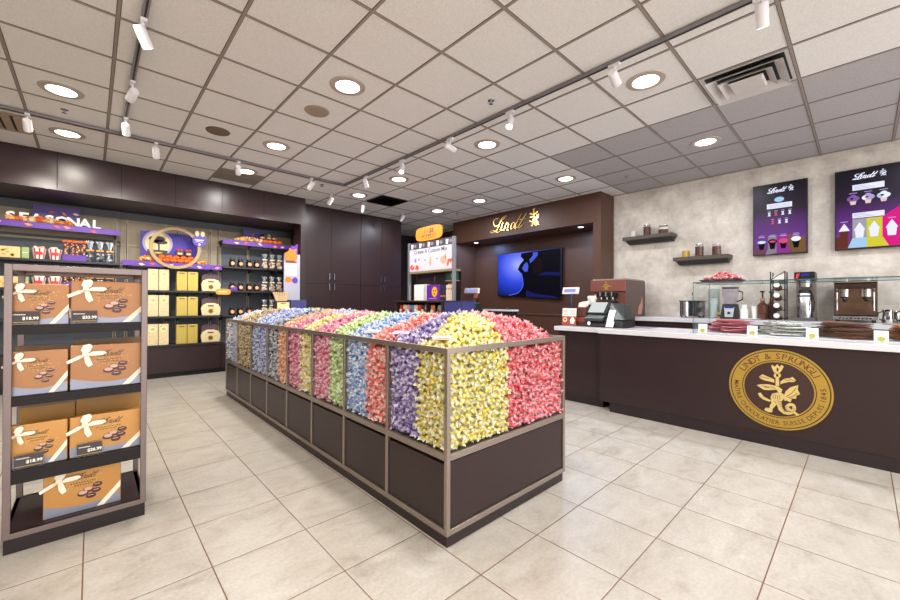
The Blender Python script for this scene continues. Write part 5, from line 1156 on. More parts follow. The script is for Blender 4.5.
part('airpot_handle', MB(BLACK).tube([(6.43, .415, 1.33), (6.40, .40, 1.27), (6.41, .41, 1.15)], .008), t)
ey0, ey1 = -.115, .235
t = thing('espresso_machine', 'polished espresso machine with a mirrored front on the back counter', 'coffee machine', (6.5, .06, ZK))
CHR = mat('mirror chrome', '#c9c5c2', .08, 1.0, var=.02); part('body', MB(mat('dark machine shell', '#3a2f2c', .25, .5)).box(6.50, 6.80, ey0, ey1, ZK + .03, 1.49), t, .006)
part('top_tray', MB(CHR).box(6.36, 6.82, ey0 - .005, ey1 + .005, 1.49, 1.515), t, .004); part('cup_rail', MB(STEEL).tube([(6.37, ey0, 1.55), (6.37, ey1, 1.55), (6.80, ey1, 1.55), (6.80, ey0, 1.55)], .006, 8, True), t)
part('back_splash', MB(mat('chrome with painted brown reflections', '#7a5f52', .12, .9, var=.85, scale=11)).box(6.485, 6.499, ey0 + .005, ey1 - .005, 1.12, 1.48), t); part('drip_tray', MB(STEEL).box(6.34, 6.50, ey0 - .005, ey1 + .005, ZK + .03, 1.105), t, .004)  # brown mottling paints reflections into the splash colour
f = MB(BLACK)
for k in range(9): f.box(6.336, 6.3395, ey0 + .05 + k * .03, ey0 + .065 + k * .03, ZK + .04, 1.09)
part('grille', f, t)
for y in (ey0 + .09, ey1 - .09):
    g_ = part('group_head', MB(CHR).cyl((6.43, y, 1.33), .042, .085, 20), t, sm=True); part('portafilter', MB(BLACK).tube([(6.43, y, 1.315), (6.36, y, 1.30), (6.27, y, 1.285)], [.03, .016, .014]), g_)
part('control_bar', MB(mat('dark control bar', '#4a3a38', .2, .8, var=.5, scale=20)).box(6.42, 6.4845, ey0 + .005, ey1 - .005, 1.425, 1.485), t, .004)
for y in (ey0 + .03, ey1 - .03): part('steam_wand', MB(STEEL).tube([(6.42, y, 1.42), (6.38, y, 1.38), (6.36, y, 1.17)], .007), t)
for x in (6.38, 6.76):
    for y in (ey0 + .03, ey1 - .03): part('foot', MB(BLACK).cyl((x, y, ZK), .018, .0295, 12), t)
def pitcher(x, y, h, label):
    t = thing('milk_pitcher', label, 'pitcher', (x, y, ZK)); part('body', MB(CHR).lathe([(0, 0), (.045, 0), (.048, .01), (.038, h * .75), (.044, h), (.041, h), (.035, h * .75), (.044, .012), (0, .01)], (x, y, ZK), 24), t, sm=True); part('handle', MB(BLACK).tube([(x - .02, y + .038, ZK + h * .85), (x - .03, y + .075, ZK + h * .75), (x - .03, y + .07, ZK + h * .3), (x - .02, y + .045, ZK + h * .2)], .007), t)
pitcher(6.46, -.19, .15, 'steel milk pitcher right beside the espresso machine'); pitcher(6.46, -.315, .155, 'steel milk pitcher at the right edge of the view'); pitcher(6.6, -.25, .13, 'small steel milk pitcher behind the two front pitchers')

# ---- wall shelves, canisters, menu screens
SHW = wood('grey brown wall shelf', '#4f463f', .45)
def wall_shelf(y0, y1, z, label, jars):
    t = thing('wall_shelf', label, 'shelf', (6.75, (y0 + y1) / 2, z - .06)); part('board', MB(SHW).box(6.63, 6.879, y0, y1, z - .055, z), t, .002); part('bracket', MB(BLK).hexa([(6.80, y0 + .04, z - .11), (6.879, y0 + .04, z - .11), (6.80, y1 - .04, z - .11), (6.879, y1 - .04, z - .11), (6.70, y0 + .02, z - .0555), (6.879, y0 + .02, z - .0555), (6.70, y1 - .02, z - .0555), (6.879, y1 - .02, z - .0555)]), t)
    for y, r, h, kind, l in jars:
        if kind == 'cup': single('ceramic_cup', l, 'cup', MB(mat('pale stoneware', '#d8d2c6', .5)).lathe([(0, 0), (r, 0), (r * 1.05, h), (r * .9, h), (r * .88, .01), (0, .01)], (6.74, y, z + .001), 18), (6.74, y, z + .001), sm=True)
        elif kind == 'gold': single('gold_tin', l, 'tin', MB(GOLDP).cyl((6.74, y, z + .001), r, h, 20), (6.74, y, z + .001), sm=True, bevel=.003)
        else:
            q = thing('storage_jar', l, 'jar', (6.74, y, z + .001)); part('jar', MB(glass('jar glass', '#f2f5f4', 1.2)).lathe([(0, 0), (r, 0), (r, h * .85), (r * .8, h * .9), (r * .8, h * .92), (0, h * .92)], (6.74, y, z + .001), 20), q, sm=True)
            hh = h * (.75 if kind == 'full' else .45); part('contents', MB(mat('cocoa nibs', '#5a2c1e', .5, var=.5, scale=60)).cyl((6.74, y, z + .006), r * .93, hh, 18), q, sm=True)
            if kind != 'full': part('topping', MB(mat('white chips', '#e8e2d8', .5)).cyl((6.74, y, z + .0065 + hh), r * .93, h * .25, 18), q, sm=True)
            part('lid', MB(STEEL).lathe([(0, h * .9215), (r * .85, h * .9215), (r * .85, h), (r * .3, h + .012), (0, h + .014)], (6.74, y, z + .001), 20), q, sm=True)
wall_shelf(2.03, 2.80, 2.36, 'upper left grey-brown floating shelf on the stone wall', ((2.66, .045, .10, 'cup', 'pale stoneware cup at the left of the upper wall shelf'), (2.44, .058, .19, 'full', 'jar of brown nibs in the middle of the upper wall shelf'), (2.19, .075, .14, 'half', 'wide jar of white and dark bits at the right of the upper shelf')))
wall_shelf(1.30, 2.02, 1.955, 'lower right grey-brown floating shelf on the stone wall', ((1.87, .05, .10, 'gold', 'small gold tin at the left of the lower wall shelf'), (1.69, .058, .19, 'full', 'tall jar of dark nibs in the middle of the lower shelf'), (1.47, .058, .165, 'full', 'shorter jar of brown nibs at the right of the lower shelf')))
def screen_grad(name, stops):
    m, nt, b = nodes(name); tc = nd(nt, 'ShaderNodeTexCoord'); sp = nd(nt, 'ShaderNodeSeparateXYZ'); nt.links.new(tc.outputs['Generated'], sp.inputs[0]); r = nd(nt, 'ShaderNodeValToRGB'); nt.links.new(sp.outputs[2], r.inputs[0])
    e = r.color_ramp.elements; e[0].position, e[0].color = stops[0][0], lin(stops[0][1]); e[1].position, e[1].color = stops[-1][0], lin(stops[-1][1])
    for p_, c_ in stops[1:-1]: q = e.new(p_); q.color = lin(c_)
    b.inputs['Base Color'].default_value = (.005, .005, .005, 1); nt.links.new(r.outputs[0], b.inputs['Emission Color']); b.inputs['Emission Strength'].default_value = 1.15; b.inputs['Roughness'].default_value = .3; b.inputs['Specular IOR Level'].default_value = .15; return m
EW = emit('screen white', '#e4e6fa', .95); EL_ = emit('screen lilac', '#b9a6e0', .8); EP = emit('screen mauve', '#8a5cae', .8); EK = emit('screen black', '#0c0a14', .3); EPK = emit('screen pink', '#e0527a', .8); EG = emit('screen grey', '#a9a6ae', .8); EY = emit('screen yellow', '#d8cf3a', .85); EM = emit('screen magenta', '#e01a86', .85); EB = emit('screen ice blue', '#a8d0ee', .85); ERB = emit('screen rust', '#7a3a2e', .6)
def menu(yL, w, z0, z1, label, kind):
    t = thing('menu_screen', label, 'screen', (6.86, yL - w / 2, z0)); P = faceX(6.795, yL, z0); H = z1 - z0
    part('housing', MB(BLACK).box(6.796, 6.86, yL - w, yL, z0, z1), t, .004); part('wall_mount', MB(BLACK).box(6.8605, 6.879, yL - w * .7, yL - w * .3, z0 + .2, z1 - .2), t)
    sc = part('display', MB(screen_grad('menu gradient ' + kind, ((0, '#5e3040'), (.2, '#5a2478'), (.45, '#45165c'), (.62, '#1c0c26'), (1, '#0a0910')))).rect(.012, w - .012, .012, H - .012, P, .0002, .0012), t)
    def U(u): return u * w
    b = MB(EW); script_word(b, P, U(.28), H * .865, U(.36), .07, .0022, .0013); crest(b, P, U(.71), H * .905, .19 * w / .56, .0022, .0013); part('screen_lettering', b, sc)
    if kind == 'left':
        part('screen_badge', MB(EB).ell(U(.5), H * .765, U(.09), H * .035, P, .0013, .002, 24), sc); q = MB(EW).rect(U(.27), U(.73), H * .645, H * .715, P, .0013, .002); q.mat(EG)
        for k in range(3): q.rect(U(.3), U(.7), H * (.66 + .017 * k), H * (.664 + .017 * k), P, .002, .0026)
        part('screen_text_box', q, sc)
        for k in range(7):
            u, v = (.315 + .125 * k, .545) if k < 4 else (.38 + .125 * (k - 4), .43); b = MB(EPK if k in (1, 4) else EW); b.prism([(U(u - .03), H * v), (U(u + .03), H * v), (U(u + .012), H * (v + .025)), (U(u + .028), H * (v + .05)), (U(u - .028), H * (v + .05)), (U(u - .012), H * (v + .025))], P, .0013, .002); b.mat(EL_).rect(U(u - .03), U(u + .03), H * (v + .062), H * (v + .07), P, .0013, .002); part('screen_cup', b, sc)
        part('screen_panel', MB(emit('screen pale column', '#9a8ca0', .7)).prism([(U(.24), H * .0), (U(.45), H * .02), (U(.45), H * .27), (U(.29), H * .27), (U(.29), H * .1)], P, .0013, .0016), sc); part('screen_panel', MB(emit('screen violet column', '#a03aa0', .7)).prism([(U(.45), H * .02), (U(.73), H * .02), (U(.67), H * .1), (U(.67), H * .27), (U(.45), H * .27)], P, .0013, .0016), sc); part('screen_panel', MB(emit('screen ochre column', '#8a6a3a', .6)).prism([(U(.67), H * .1), (U(.73), H * .02), (U(.96), H * .02), (U(.96), H * .22), (U(.67), H * .27)], P, .0013, .0016), sc)
        for k, u in enumerate((.17, .375, .575, .80)):
            top = [EB, EK, EPK, EW][k]; b = MB(EK).prism([(U(u - .04), H * .08), (U(u + .04), H * .08), (U(u + .065), H * .17), (U(u - .065), H * .17)], P, .0017, .0024); b.mat(top).ell(U(u), H * (.185 if k < 3 else .20), U(.085), H * (.022 if k == 0 else .035), P, .0024, .003, 20); b.mat([EW, EPK, EPK, EW][k]).ell(U(u), H * .185, U(.06), H * .014, P, .003, .0034, 16); b.mat(EL_).rect(U(u - .06), U(u + .06), H * .25, H * .262, P, .0017, .0024).rect(U(u - .045), U(u + .045), H * .272, H * .28, P, .0017, .0024); part('screen_sundae', b, sc)
    else:
        for v0, v1 in ((.73, .80), (.385, .45)):
            q = MB(EW).rect(U(.27), U(.73), H * v0, H * v1, P, .0013, .002); q.mat(EG)
            for k in range(3): q.rect(U(.29), U(.29 + .3 - .06 * k), H * (v0 + .014 + .018 * k), H * (v0 + .019 + .018 * k), P, .002, .0026)
            part('screen_text_box', q, sc)
        for k, u in enumerate((.28, .5, .72)):
            b = MB([EP, EL_, EW][k]).ell(U(u), H * .63, U(.095), H * .035, P, .0013, .002, 22).ell(U(u), H * .655, U(.05), H * .025, P, .0013, .0021, 18); b.mat(EW if k == 1 else [EP, EL_, EB][k]).ell(U(u - .05), H * .625, U(.04), H * .025, P, .0021, .0026, 16); b.mat(EK).ell(U(u - .02), H * .632, U(.025), H * .011, P, .0026, .003, 12); b.mat(emit('screen cream', '#e8d0c0', .85)).prism([(U(u - .035), H * .555), (U(u + .035), H * .555), (U(u + .05), H * .60), (U(u - .05), H * .60)], P, .0013, .002); b.mat(EL_).rect(U(u - .06), U(u + .06), H * .695, H * .703, P, .0013, .002); part('screen_sundae', b, sc)
        part('screen_panel', MB(EG).rect(U(.27), U(.48), H * .14, H * .375, P, .0013, .0016), sc); part('screen_panel', MB(EY).rect(U(.48), U(.70), H * .14, H * .375, P, .0013, .0016), sc); part('screen_panel', MB(EM).prism([(U(.70), H * .14), (U(.79), H * .02), (U(.98), H * .02), (U(.98), H * .5), (U(.70), H * .375)], P, .0013, .0016), sc)
        part('screen_panel', MB(EB).prism([(U(.2), H * .02), (U(.48), H * .02), (U(.48), H * .139), (U(.27), H * .139)], P, .0013, .0016), sc); part('screen_panel', MB(EY).prism([(U(.48), H * .02), (U(.79), H * .02), (U(.70), H * .139), (U(.48), H * .139)], P, .0013, .0016), sc); part('screen_panel', MB(ERB).rect(U(.02), U(.2), H * .02, H * .16, P, .0013, .0016), sc)
        for k, u in enumerate((.145, .375, .585, .83)):
            b = MB([ERB, EW, EW, EW][k]).prism([(U(u - .055), H * .14), (U(u + .055), H * .14), (U(u + .07), H * .24), (U(u - .07), H * .24)], P, .0017, .0024); b.mat(EW).prism([(U(u - .085), H * .235), (U(u + .085), H * .235), (U(u + .03), H * .30), (U(u), H * .33), (U(u - .03), H * .30)], P, .0024, .003); b.mat(EL_).rect(U(u - .055), U(u + .055), H * .345, H * .355, P, .0017, .0024); part('screen_sundae', b, sc)
menu(1.052, .565, 1.912, 2.885, 'left of two menu screens on the stone wall, with small cups listed', 'left')
menu(.238, .565, 1.912, 2.89, 'right menu screen on the stone wall, cut by the frame edge', 'right')
# ================================================================== PORTAL: SIGN, TELEVISION, CASH DESK, GONDOLA
t = thing('wall_sign', 'gold script lettering with a small crest on the brown portal header', 'sign', (6.38, 4.98, 2.74)); P = faceX(6.379, 5.538, 2.742)
GS = mat('polished gold lettering', '#d9b566', .25, .9, var=.1)
b = MB(GS); script_word(b, P, 0, 0, .953, .03, .02); part('lettering', b, t)
b = MB(GS); crest(b, P, 1.125, .19, .84, .015); part('crest', b, t)
# television
ty0, ty1, tz0, tz1 = 4.17, 5.85, 1.395, 2.375
t = thing('television', 'wide wall television with a glowing blue picture in the portal recess', 'television', (7.0, (ty0 + ty1) / 2, tz0))
part('housing', MB(BLACK).box(6.985, 7.04, ty0, ty1, tz0, tz1), t, .005); part('wall_mount', MB(BLACK).box(7.0405, 7.0695, 4.8, 5.2, 1.7, 2.1), t)
m, nt, bb = nodes('television blue picture'); tc = nd(nt, 'ShaderNodeTexCoord'); mp = nd(nt, 'ShaderNodeMapping'); nt.links.new(tc.outputs['Generated'], mp.inputs[0]); mp.inputs['Location'].default_value = (0, -.80, -.72); mp.inputs['Scale'].default_value = (0, 1.25, 1.0)
ln_ = nd(nt, 'ShaderNodeVectorMath', operation='LENGTH'); nt.links.new(mp.outputs[0], ln_.inputs[0]); rp = nd(nt, 'ShaderNodeValToRGB'); nt.links.new(ln_.outputs['Value'], rp.inputs[0]); e = rp.color_ramp.elements
e[0].position, e[0].color = .0, lin('#aab4ff'); e[1].position, e[1].color = .85, lin('#05061a'); q = e.new(.2); q.color = lin('#6a7af2'); q = e.new(.42); q.color = lin('#2c48dc'); q = e.new(.62); q.color = lin('#1430a8')
bb.inputs['Base Color'].default_value = (.004, .004, .008, 1); nt.links.new(rp.outputs[0], bb.inputs['Emission Color']); bb.inputs['Emission Strength'].default_value = .9; bb.inputs['Roughness'].default_value = .15
W, H = ty1 - ty0, tz1 - tz0; P = faceX(6.9845, ty1, tz0)
sc = part('display', MB(m).rect(.015, W - .015, .015, H - .015, P, .0002, .0015), t)
def px(pts): return [(W * (a - 88) / 690, H * (1 - (c - 75 + (a - 88) * .058 - 20) / 450)) for a, c in pts]
DKB = emit('picture near black', '#0a0814', .7); NAVY = emit('picture navy', '#1a1f6a', .7); SKIN = emit('picture lit blue skin', '#4a62e0', .8); BRN = emit('picture dark brown', '#1c1018', .7)
part('picture_shadow', MB(DKB).prism(px([(365, 96), (362, 130), (395, 165), (350, 210), (328, 262), (375, 310), (385, 370), (384, 440), (350, 490), (250, 530), (240, 532), (765, 538), (768, 65), (500, 82)]), P, .0016, .0022), sc)
part('picture_face', MB(SKIN).prism(px([(495, 92), (545, 90), (540, 125), (500, 170), (465, 200), (455, 165), (490, 125)]), P, .0023, .0028), sc)
part('picture_arm', MB(SKIN).prism(px([(400, 205), (430, 185), (445, 225), (435, 280), (405, 285), (375, 250)]), P, .0023, .0028), sc)
part('picture_hair', MB(BRN).prism(px([(545, 120), (600, 200), (580, 300), (500, 300), (480, 240)]), P, .0023, .0027), sc)
part('picture_cloth', MB(NAVY).prism(px([(540, 320), (620, 285), (765, 290), (765, 320), (640, 315)]), P, .0023, .0027).prism(px([(420, 470), (520, 500), (700, 515), (760, 535), (420, 535)]), P, .0023, .0027), sc)
part('picture_rim_light', MB(emit('picture rim light', '#5a6af0', .9)).pen(px([(372, 310), (386, 380), (380, 440), (330, 500), (230, 530)]), P, .018, thin=.8, w0=.0023, w1=.0028), sc)
t = thing('credenza', 'low brown credenza under the television in the portal recess', 'cabinet', (6.9, 4.9, 0)); part('body', MB(PORT).box(6.74, 7.068, 3.25, 6.6, 0, .985), t); part('top', MB(wood('credenza top', '#54382e', .35)).box(6.72, 7.069, 3.23, 6.62, .986, 1.01), t, .002)

# cash desk with its till
t = thing('cash_desk', 'dark cash desk with a white ledge in front of the television recess', 'counter', (5.2, 4.5, 0))
part('body', MB(DARK).box(4.56, 5.12, 3.84, 5.16, 0, .93), t); part('worktop', MB(BLK).box(4.54, 5.14, 3.82, 5.18, .931, .95), t, .003); part('ledge_wall', MB(DARK).box(4.97, 5.10, 3.86, 4.56, .951, 1.10), t); part('ledge', MB(QUARTZ).box(4.95, 5.12, 3.84, 4.58, 1.101, 1.13), t, .003)
reg(4.76, 4.66, .951, 'black till on the cash desk before the television recess', 1.0)
t = thing('customer_display', 'white customer display above the black till on the cash desk', 'customer display', (5.04, 4.80, .951)); P = lean(faceX(4.95, 4.77, 1.42), .2)
part('pole', MB(BLACK).tube([(5.06, 4.70, .952), (5.06, 4.70, 1.30), (5.01, 4.74, 1.45)], .018), t); part('housing', MB(WHITE).rect(-.17, .17, -.01, .085, P, -.05, 0), t, .008); part('readout', MB(emit('lilac readout', '#9aa4f0', .9)).rect(-.12, .1, .012, .062, P, .0005, .003), t); part('side_card', MB(mat('rose print', '#c87a6a', .5)).rect(.09, .17, -.1, -.012, P, -.01, 0), t)
single('display_box', 'olive box standing behind the black till under the customer display', 'box', MB(mat('olive carton', '#6b5f2e', .5)).box(4.98, 5.02, 4.72, 4.90, .951, 1.29), (5.0, 4.81, .951), bevel=.004)
def pouch(x, y, z, h, label):
    t = thing('treat_pouch', label, 'pouch', (x, y, z)); part('pouch', MB(mat('amber treat pouch', '#e8941e', .4, var=.2, scale=20)).hexa([(x - .03, y - .08, z), (x + .03, y - .08, z), (x - .03, y + .08, z), (x + .03, y + .08, z), (x - .006, y - .085, z + h), (x + .006, y - .085, z + h), (x - .006, y + .085, z + h), (x + .006, y + .085, z + h)]), t, .004)
    part('header', MB(ORAN).box(x - .008, x + .008, y - .088, y + .088, z + h + .0005, z + h + .05), t, .003); P = faceX(x - .02, y, z + h * .45); part('printed_face', MB(mat('brown face print', '#5a2c12', .5)).ell(-.02, .02, .012, .016, P, .003, .006, 10).ell(.03, .02, .012, .016, P, .003, .006, 10).rect(-.02, .03, -.03, -.02, P, .003, .006), t); return t
pouch(4.80, 4.99, .951, .33, 'amber treat pouch with an orange header, left of the olive box')
single('bow_box', 'small red and white bow box at the far left of the cash desk', 'box', MB(mat('rose red box', '#b8505a', .5, var=.3, scale=30)).box(4.95, 5.07, 5.04, 5.16, .951, 1.27), (5.01, 5.1, .951), bevel=.004)
for y, l in ((4.0, 'right'),): single('card_reader', 'small dark card reader at the right end of the white ledge', 'card reader', MB(BLACK).hexa([(4.97, 3.96, 1.131), (5.08, 3.96, 1.131), (4.97, 4.04, 1.131), (5.08, 4.04, 1.131), (4.98, 3.965, 1.143), (5.07, 3.965, 1.158), (4.98, 4.035, 1.143), (5.07, 4.035, 1.158)]), (5.02, 4.0, 1.131), bevel=.003)

# sign gondola
gx = 4.30; gy0, gy1 = 4.52, 5.77
t = thing('display_gondola', 'tall display gondola with a white header panel between steel posts', 'display fixture', (4.5, 5.14, 0))
POST = mat('satin aluminium post', '#a9a9b2', .3, .7)
for y in (gy0, gy1 - .05): part('post', MB(POST).box(gx, gx + .05, y, y + .05, 0, 2.325), t, .002)
part('cabinet_body', MB(DARK).box(gx + .052, 4.50, gy0, gy1, 0, 1.25), t); part('shelf', MB(mat('khaki shelf board', '#8f7d5c', .5)).box(gx + .052, 4.50, gy0, gy1, 1.2505, 1.275), t); part('header_shelf', MB(mat('khaki shelf board', '#8f7d5c', .5)).box(gx + .004, 4.50, gy0 + .051, gy1 - .051, 1.762, 1.80), t)
part('back_panel', MB(mat('dark door panel', '#2c2021', .45)).box(4.485, 4.50, gy0 + .02, gy1 - .02, 1.276, 1.761), t); part('side_shelf', MB(mat('khaki shelf board', '#8f7d5c', .5)).box(gx + .06, 4.484, 4.575, 4.80, 1.60, 1.615), t); part('pull_handle', MB(STEEL).box(4.47, 4.4845, 5.20, 5.215, 1.58, 1.70), t)
P = faceX(gx + .012, gy1, 1.80); Wg = gy1 - gy0
hp = part('header_panel', MB(mat('white header print', '#cfcdd6', .5, var=.03)).rect(.052, Wg - .052, .002, .40, P, -.02, 0), t); part('photo_band', MB(mat('dark band print', '#453c48', .5)).rect(.052, Wg - .052, .4005, .52, P, -.02, .001), t)
for k in range(5): b = MB(PAPER); u = .13 + k * .235; b.prism([(u - .03, .415), (u + .02, .415), (u + .035, .49), (u - .03, .50)], P, .0012, .002); b.mat(mat('grey photo print', '#8d8894', .5)).ell(u + .085, .46, .035, .03, P, .0012, .002, 12); part('photo_print', b, t)
b = MB(mat('charcoal print', '#3c3540', .5)).text('Create A Custom Mix', .098, P, Wg / 2, .315, .0008, bold=.0012); part('lettering', b, hp)
PE = mat('peach print', '#d8a888', .5); GP = mat('grey photo print', '#8d8894', .5)
part('printed_cone', MB(PE).ell(.64, .16, .03, .085, P, .0002, .001, 14), hp); part('printed_bag', MB(PE).ell(.98, .16, .075, .07, P, .0002, .001, 16).ell(1.03, .22, .02, .04, P, .0002, .001, 12), hp)
part('printed_truffle', MB(GP).ell(.22, .20, .03, .04, P, .0002, .001, 12), hp); part('printed_truffle', MB(GP).ell(.32, .21, .02, .02, P, .0002, .001, 12), hp)
part('printed_plus', MB(GP).rect(.79, .84, .18, .20, P, .0002, .001), hp); part('printed_plus', MB(GP).rect(.47, .52, .18, .2, P, .0002, .001), hp)
b = MB(mat('orange red leaf print', '#e0542a', .5, var=.25, scale=40))
for k in range(16): b.prism(leafp(random.uniform(.08, .30), random.uniform(.03, .10) + .0, .04, random.uniform(0, 6)), P, .001 + k * .0001, .0015 + k * .0001)
for k in range(9): b.prism(leafp(random.uniform(1.08, 1.17), random.uniform(.04, .15), .036, random.uniform(0, 6)), P, .001 + k * .0001, .0015 + k * .0001)
part('printed_leaves', b, hp)
t2 = thing('header_badge', 'orange rounded badge standing on top of the white header panel', 'badge', (gx - .01, 5.16, 2.326)); P = faceX(gx - .006, 5.16, 2.45)
rr = [(.36 * math.copysign(abs(math.cos(a)) ** .5, math.cos(a)), .125 * math.copysign(abs(math.sin(a)) ** .5, math.sin(a))) for a in [2 * PI * k / 40 for k in range(40)]]
part('board', MB(mat('amber badge board', '#e08f1e', .45, var=.06)).prism(rr, P, -.012, 0), t2, .002); part('price_lettering', MB(mat('charcoal print', '#3c3540', .5)).text('1 - $8', .11, P, 0, .005, .0006, bold=.002), t2); part('lettering', MB(mat('charcoal print', '#3c3540', .5)).text('MIX & MATCH', .058, P, 0, -.055, .0006, bold=.001), t2); part('underline', MB(mat('charcoal print', '#3c3540', .5)).rect(-.12, .12, -.082, -.075, P, 0, .0006), t2)
def box3(x, y0, y1, z, h, d, m, label, cat='box', name='carton', extra=None):
    t = thing(name, label, cat, (x, (y0 + y1) / 2, z)); part('body', MB(m).box(x, x + d, y0, y1, z, z + h), t, .003)
    if extra: extra(t, faceX(x - .0004, (y0 + y1) / 2, z))
    return t
ZG = 1.276
box3(gx + .07, 5.30, 5.66, ZG, .29, .10, PAPER, 'large white carton at the left of the gondola shelf', extra=lambda t, P: part('edge_strip', MB(mat('pale grey strip', '#c4c2c4', .5)).rect(.10, .175, .005, .285, P, 0, .001), t))
def face(t, P): part('printed_face', MB(mat('yellow face print', '#f0b428', .5)).ell(.04, .15, .075, .09, P, 0, .002, 24).mat(mat('dark face print', '#4a2410', .5)).ell(.015, .17, .012, .015, P, .002, .003, 10).ell(.065, .17, .012, .015, P, .002, .003, 10).prism([(.01, .12), (.07, .12), (.04, .10)], P, .002, .003), t); part('text_lines', MB(EL_ if False else mat('lilac line print', '#c9a8e8', .5)).rect(-.12, .1, .03, .04, P, 0, .001), t)
box3(gx + .07, 4.945, 5.295, ZG, .275, .10, mat('bright violet carton', '#6a249c', .45, var=.15), 'violet carton with a yellow pumpkin face on the gondola shelf', extra=face)
for k in range(5): box3(gx + .07, 4.80 + .028 * k, 4.825 + .028 * k, ZG, .27, .10, mat('night blue book box', '#2c2a48', .45), 'slim night blue box in the row beside the violet carton', extra=lambda t, P: part('spine_label', MB(ORAN).rect(-.009, .009, .06, .09, P, 0, .001), t))['group'] = 'slim night blue boxes'
for k in range(5):
    y = 4.60 + k * .038; b = MB(mat('cream stick wrapper', '#ecdcc4', .45)).box(gx + .07, gx + .1, y, y + .03, ZG, ZG + .26 + .01 * (k % 2)); b.mat(mat('rust print', '#c25a34', .5)).box(gx + .0688, gx + .0699, y + .006, y + .024, ZG + .18, ZG + .21)
    single('wrapped_stick', 'cream and rust wrapped stick in the row at the right of the gondola', 'wrapped stick', b, (gx + .085, y, ZG), 'cream wrapped sticks')
box3(gx + .08, 4.585, 4.79, 1.616, .135, .09, mat('deep green carton', '#175044', .45), 'deep green box with a gold seal on the small upper shelf', extra=lambda t, P: part('seal', MB(GOLDP).ell(.045, .07, .035, .045, P, 0, .002, 16), t))
box3(gx + .13, 4.66, 4.79, ZG + .0, .30, .03, mat('ochre carton', '#b08a3a', .45), 'ochre carton behind the wrapped sticks below the small upper shelf')

# low rack of bags before the gondola, with the blue block
t = thing('impulse_rack', 'low dark rack of small colourful bags in front of the gondola', 'rack', (4.1, 5.03, 0)); FRM = wood('rack frame', '#3a2a26', .4)
part('body', MB(FRM).box(3.98, 4.25, 4.43, 5.66, 0, 1.03), t, .003); part('top_board', MB(FRM).box(3.95, 4.26, 4.425, 5.665, 1.245, 1.27), t, .002)
for y0, y1 in ((4.425, 4.445), (4.80, 4.815), (5.645, 5.665)): part('side_board', MB(FRM).box(3.96, 4.25, y0, y1, 1.031, 1.244), t)
part('back_board', MB(BLACK).box(4.235, 4.25, 4.446, 5.644, 1.031, 1.244), t); part('front_lip', MB(FRM).box(3.955, 3.97, 4.446, 5.644, 1.031, 1.065), t)
cs = ['#c8342e', '#e6dcc0', '#c9a0a0', '#5a8fc0', '#efe4d0', '#d8402e', '#2e3440', '#b9b4b0', '#c87a4a', '#8a9a8c']
ix = 0
for k, (y, c) in enumerate(zip((5.57, 5.47, 5.37, 5.26, 5.16, 5.06, 4.96, 4.87, 4.72, 4.55), cs)):
    nm = ('red', 'cream', 'rose', 'blue', 'ivory', 'scarlet', 'charcoal', 'silver', 'copper', 'sage')[k]; b = MB(mat(nm + ' bag foil', c, .35, .1, var=.35, scale=30)); yy = y; b.hexa([(4.0, yy - .042, 1.0315), (4.06, yy - .042, 1.0315), (4.0, yy + .042, 1.0315), (4.06, yy + .042, 1.0315), (4.026, yy - .046, 1.2), (4.034, yy - .046, 1.2), (4.026, yy + .046, 1.2), (4.034, yy + .046, 1.2)])
    P = faceX(3.998, yy, 1.07); b.mat(PAPER if k % 2 == 0 else mat('red bag print', '#b8322c', .45)).ell(0, .03, .025, .03, P, -.012, .004, 14)
    single('candy_bag', nm + ' foil candy bag standing in the low dark rack', 'candy bag', b, (4.03, yy, 1.0315), bevel=.004)
t = thing('blue_display_block', 'plain navy blue display block standing right of the low rack', 'display block', (4.1, 4.2, 0)); part('body', MB(mat('navy blue panel', '#3a3c78', .45, var=.08)).box(3.99, 4.22, 3.99, 4.415, 0, 1.262), t, .004); part('top', MB(mat('navy top', '#2c2e60', .45)).box(3.985, 4.225, 3.985, 4.419, 1.2625, 1.272), t)
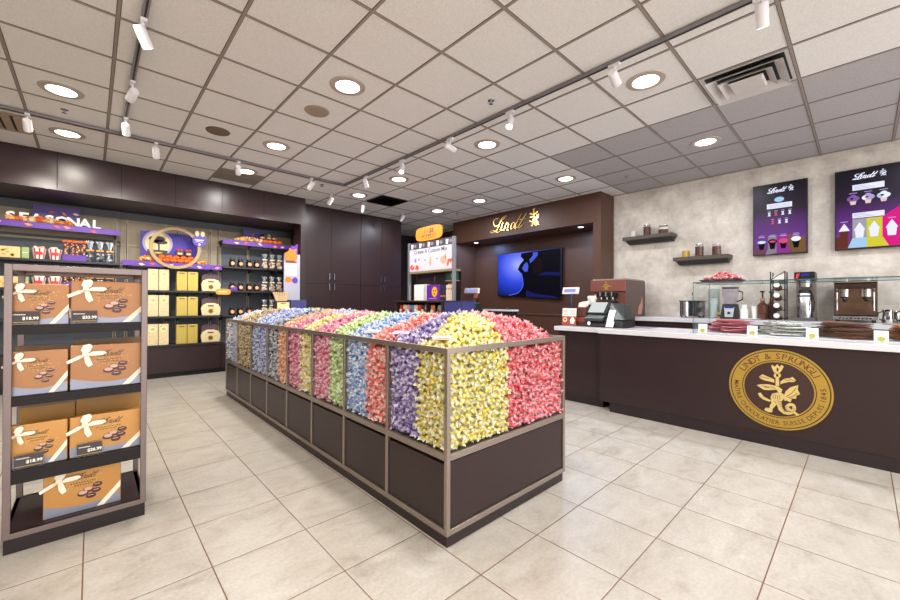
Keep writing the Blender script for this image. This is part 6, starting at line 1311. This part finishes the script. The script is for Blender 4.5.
# navy block, cream sign and rolled wafers beyond the island's far end
t = thing('plinth_table', 'dark plinth table beyond the far end of the candy island', 'table', (2.5, 6.75, 0)); part('body', MB(DARK).box(2.22, 2.76, 6.60, 6.88, 0, 1.085), t); part('top', MB(BLK).box(2.21, 2.77, 6.59, 6.89, 1.0855, 1.10), t, .002)
single('blue_display_block', 'navy blue block at the far end of the island near the dark column', 'display block', MB(mat('navy blue panel', '#3a3c78', .45, var=.08)).box(2.475, 2.745, 6.605, 6.80, 1.101, 1.275), (2.61, 6.7, 1.101), bevel=.004)
t = thing('sign_box', 'cream framed box sign left of the far navy block', 'sign', (2.35, 6.66, 1.101)); part('frame', MB(FRM).box(2.235, 2.465, 6.61, 6.75, 1.101, 1.255), t, .003); P = faceY(2.35, 6.6095, 1.101); part('print', MB(mat('cream yellow print', '#e6dda0', .5)).rect(-.095, .10, .015, .135, P, 0, .002).mat(mat('olive line print', '#8a8a50', .5)).ell(.0, .115, .05, .01, P, .002, .003, 14), t)
for k in range(7):
    a = -.5 + k * .16; x = 2.27 + k * .025; b = MB(mat('wafer paper roll', '#c9ad86', .5, var=.12)).tube([(x, 6.68, 1.2565), (x + .10 * math.sin(a), 6.70, 1.2565 + .15)], .016, 10)
    single('paper_roll', 'tan paper roll leaning in the bunch above the cream box sign', 'paper roll', b, (x, 6.68, 1.2565), 'tan paper rolls', sm=True)
# ================================================================== CAMERA, WORLD, VIEW
w = bpy.data.worlds.new('World'); SC.world = w; w.use_nodes = True
bg = w.node_tree.nodes['Background']; bg.inputs[0].default_value = (1, .975, .95, 1); bg.inputs[1].default_value = WORLD
cd = bpy.data.cameras.new('camera'); cam = bpy.data.objects.new('camera', cd); COL.objects.link(cam); SC.camera = cam
cd.sensor_width = 36; cd.sensor_fit = 'HORIZONTAL'; cd.lens = 385.0 / 900 * 36; cd.clip_start = .05
ya, pi_, ro = (math.radians(q) for q in (-43.0, .304, .227))
fw = Vector((-math.sin(ya) * math.cos(pi_), math.cos(ya) * math.cos(pi_), math.sin(pi_))); rt = Vector((math.cos(ya), math.sin(ya), 0)); up = rt.cross(fw)
r2 = rt * math.cos(ro) + up * math.sin(ro); u2 = up * math.cos(ro) - rt * math.sin(ro)
m3 = Matrix((r2, u2, -fw)).transposed(); cam.matrix_world = Matrix.Translation((0, 0, 1.25)) @ m3.to_4x4()
SC.view_settings.view_transform = 'Standard'; SC.view_settings.look = 'None'; SC.view_settings.gamma = 1; SC.view_settings.use_curve_mapping = False
SC.view_settings.exposure = EXPOSURE
SC.cycles.max_bounces = 8; SC.cycles.diffuse_bounces = 4; SC.cycles.transparent_max_bounces = 12; SC.cycles.glossy_bounces = 3
SC.cycles.use_denoising = True; SC.cycles.sample_clamp_indirect = 6; SC.cycles.caustics_reflective = False; SC.cycles.caustics_refractive = False
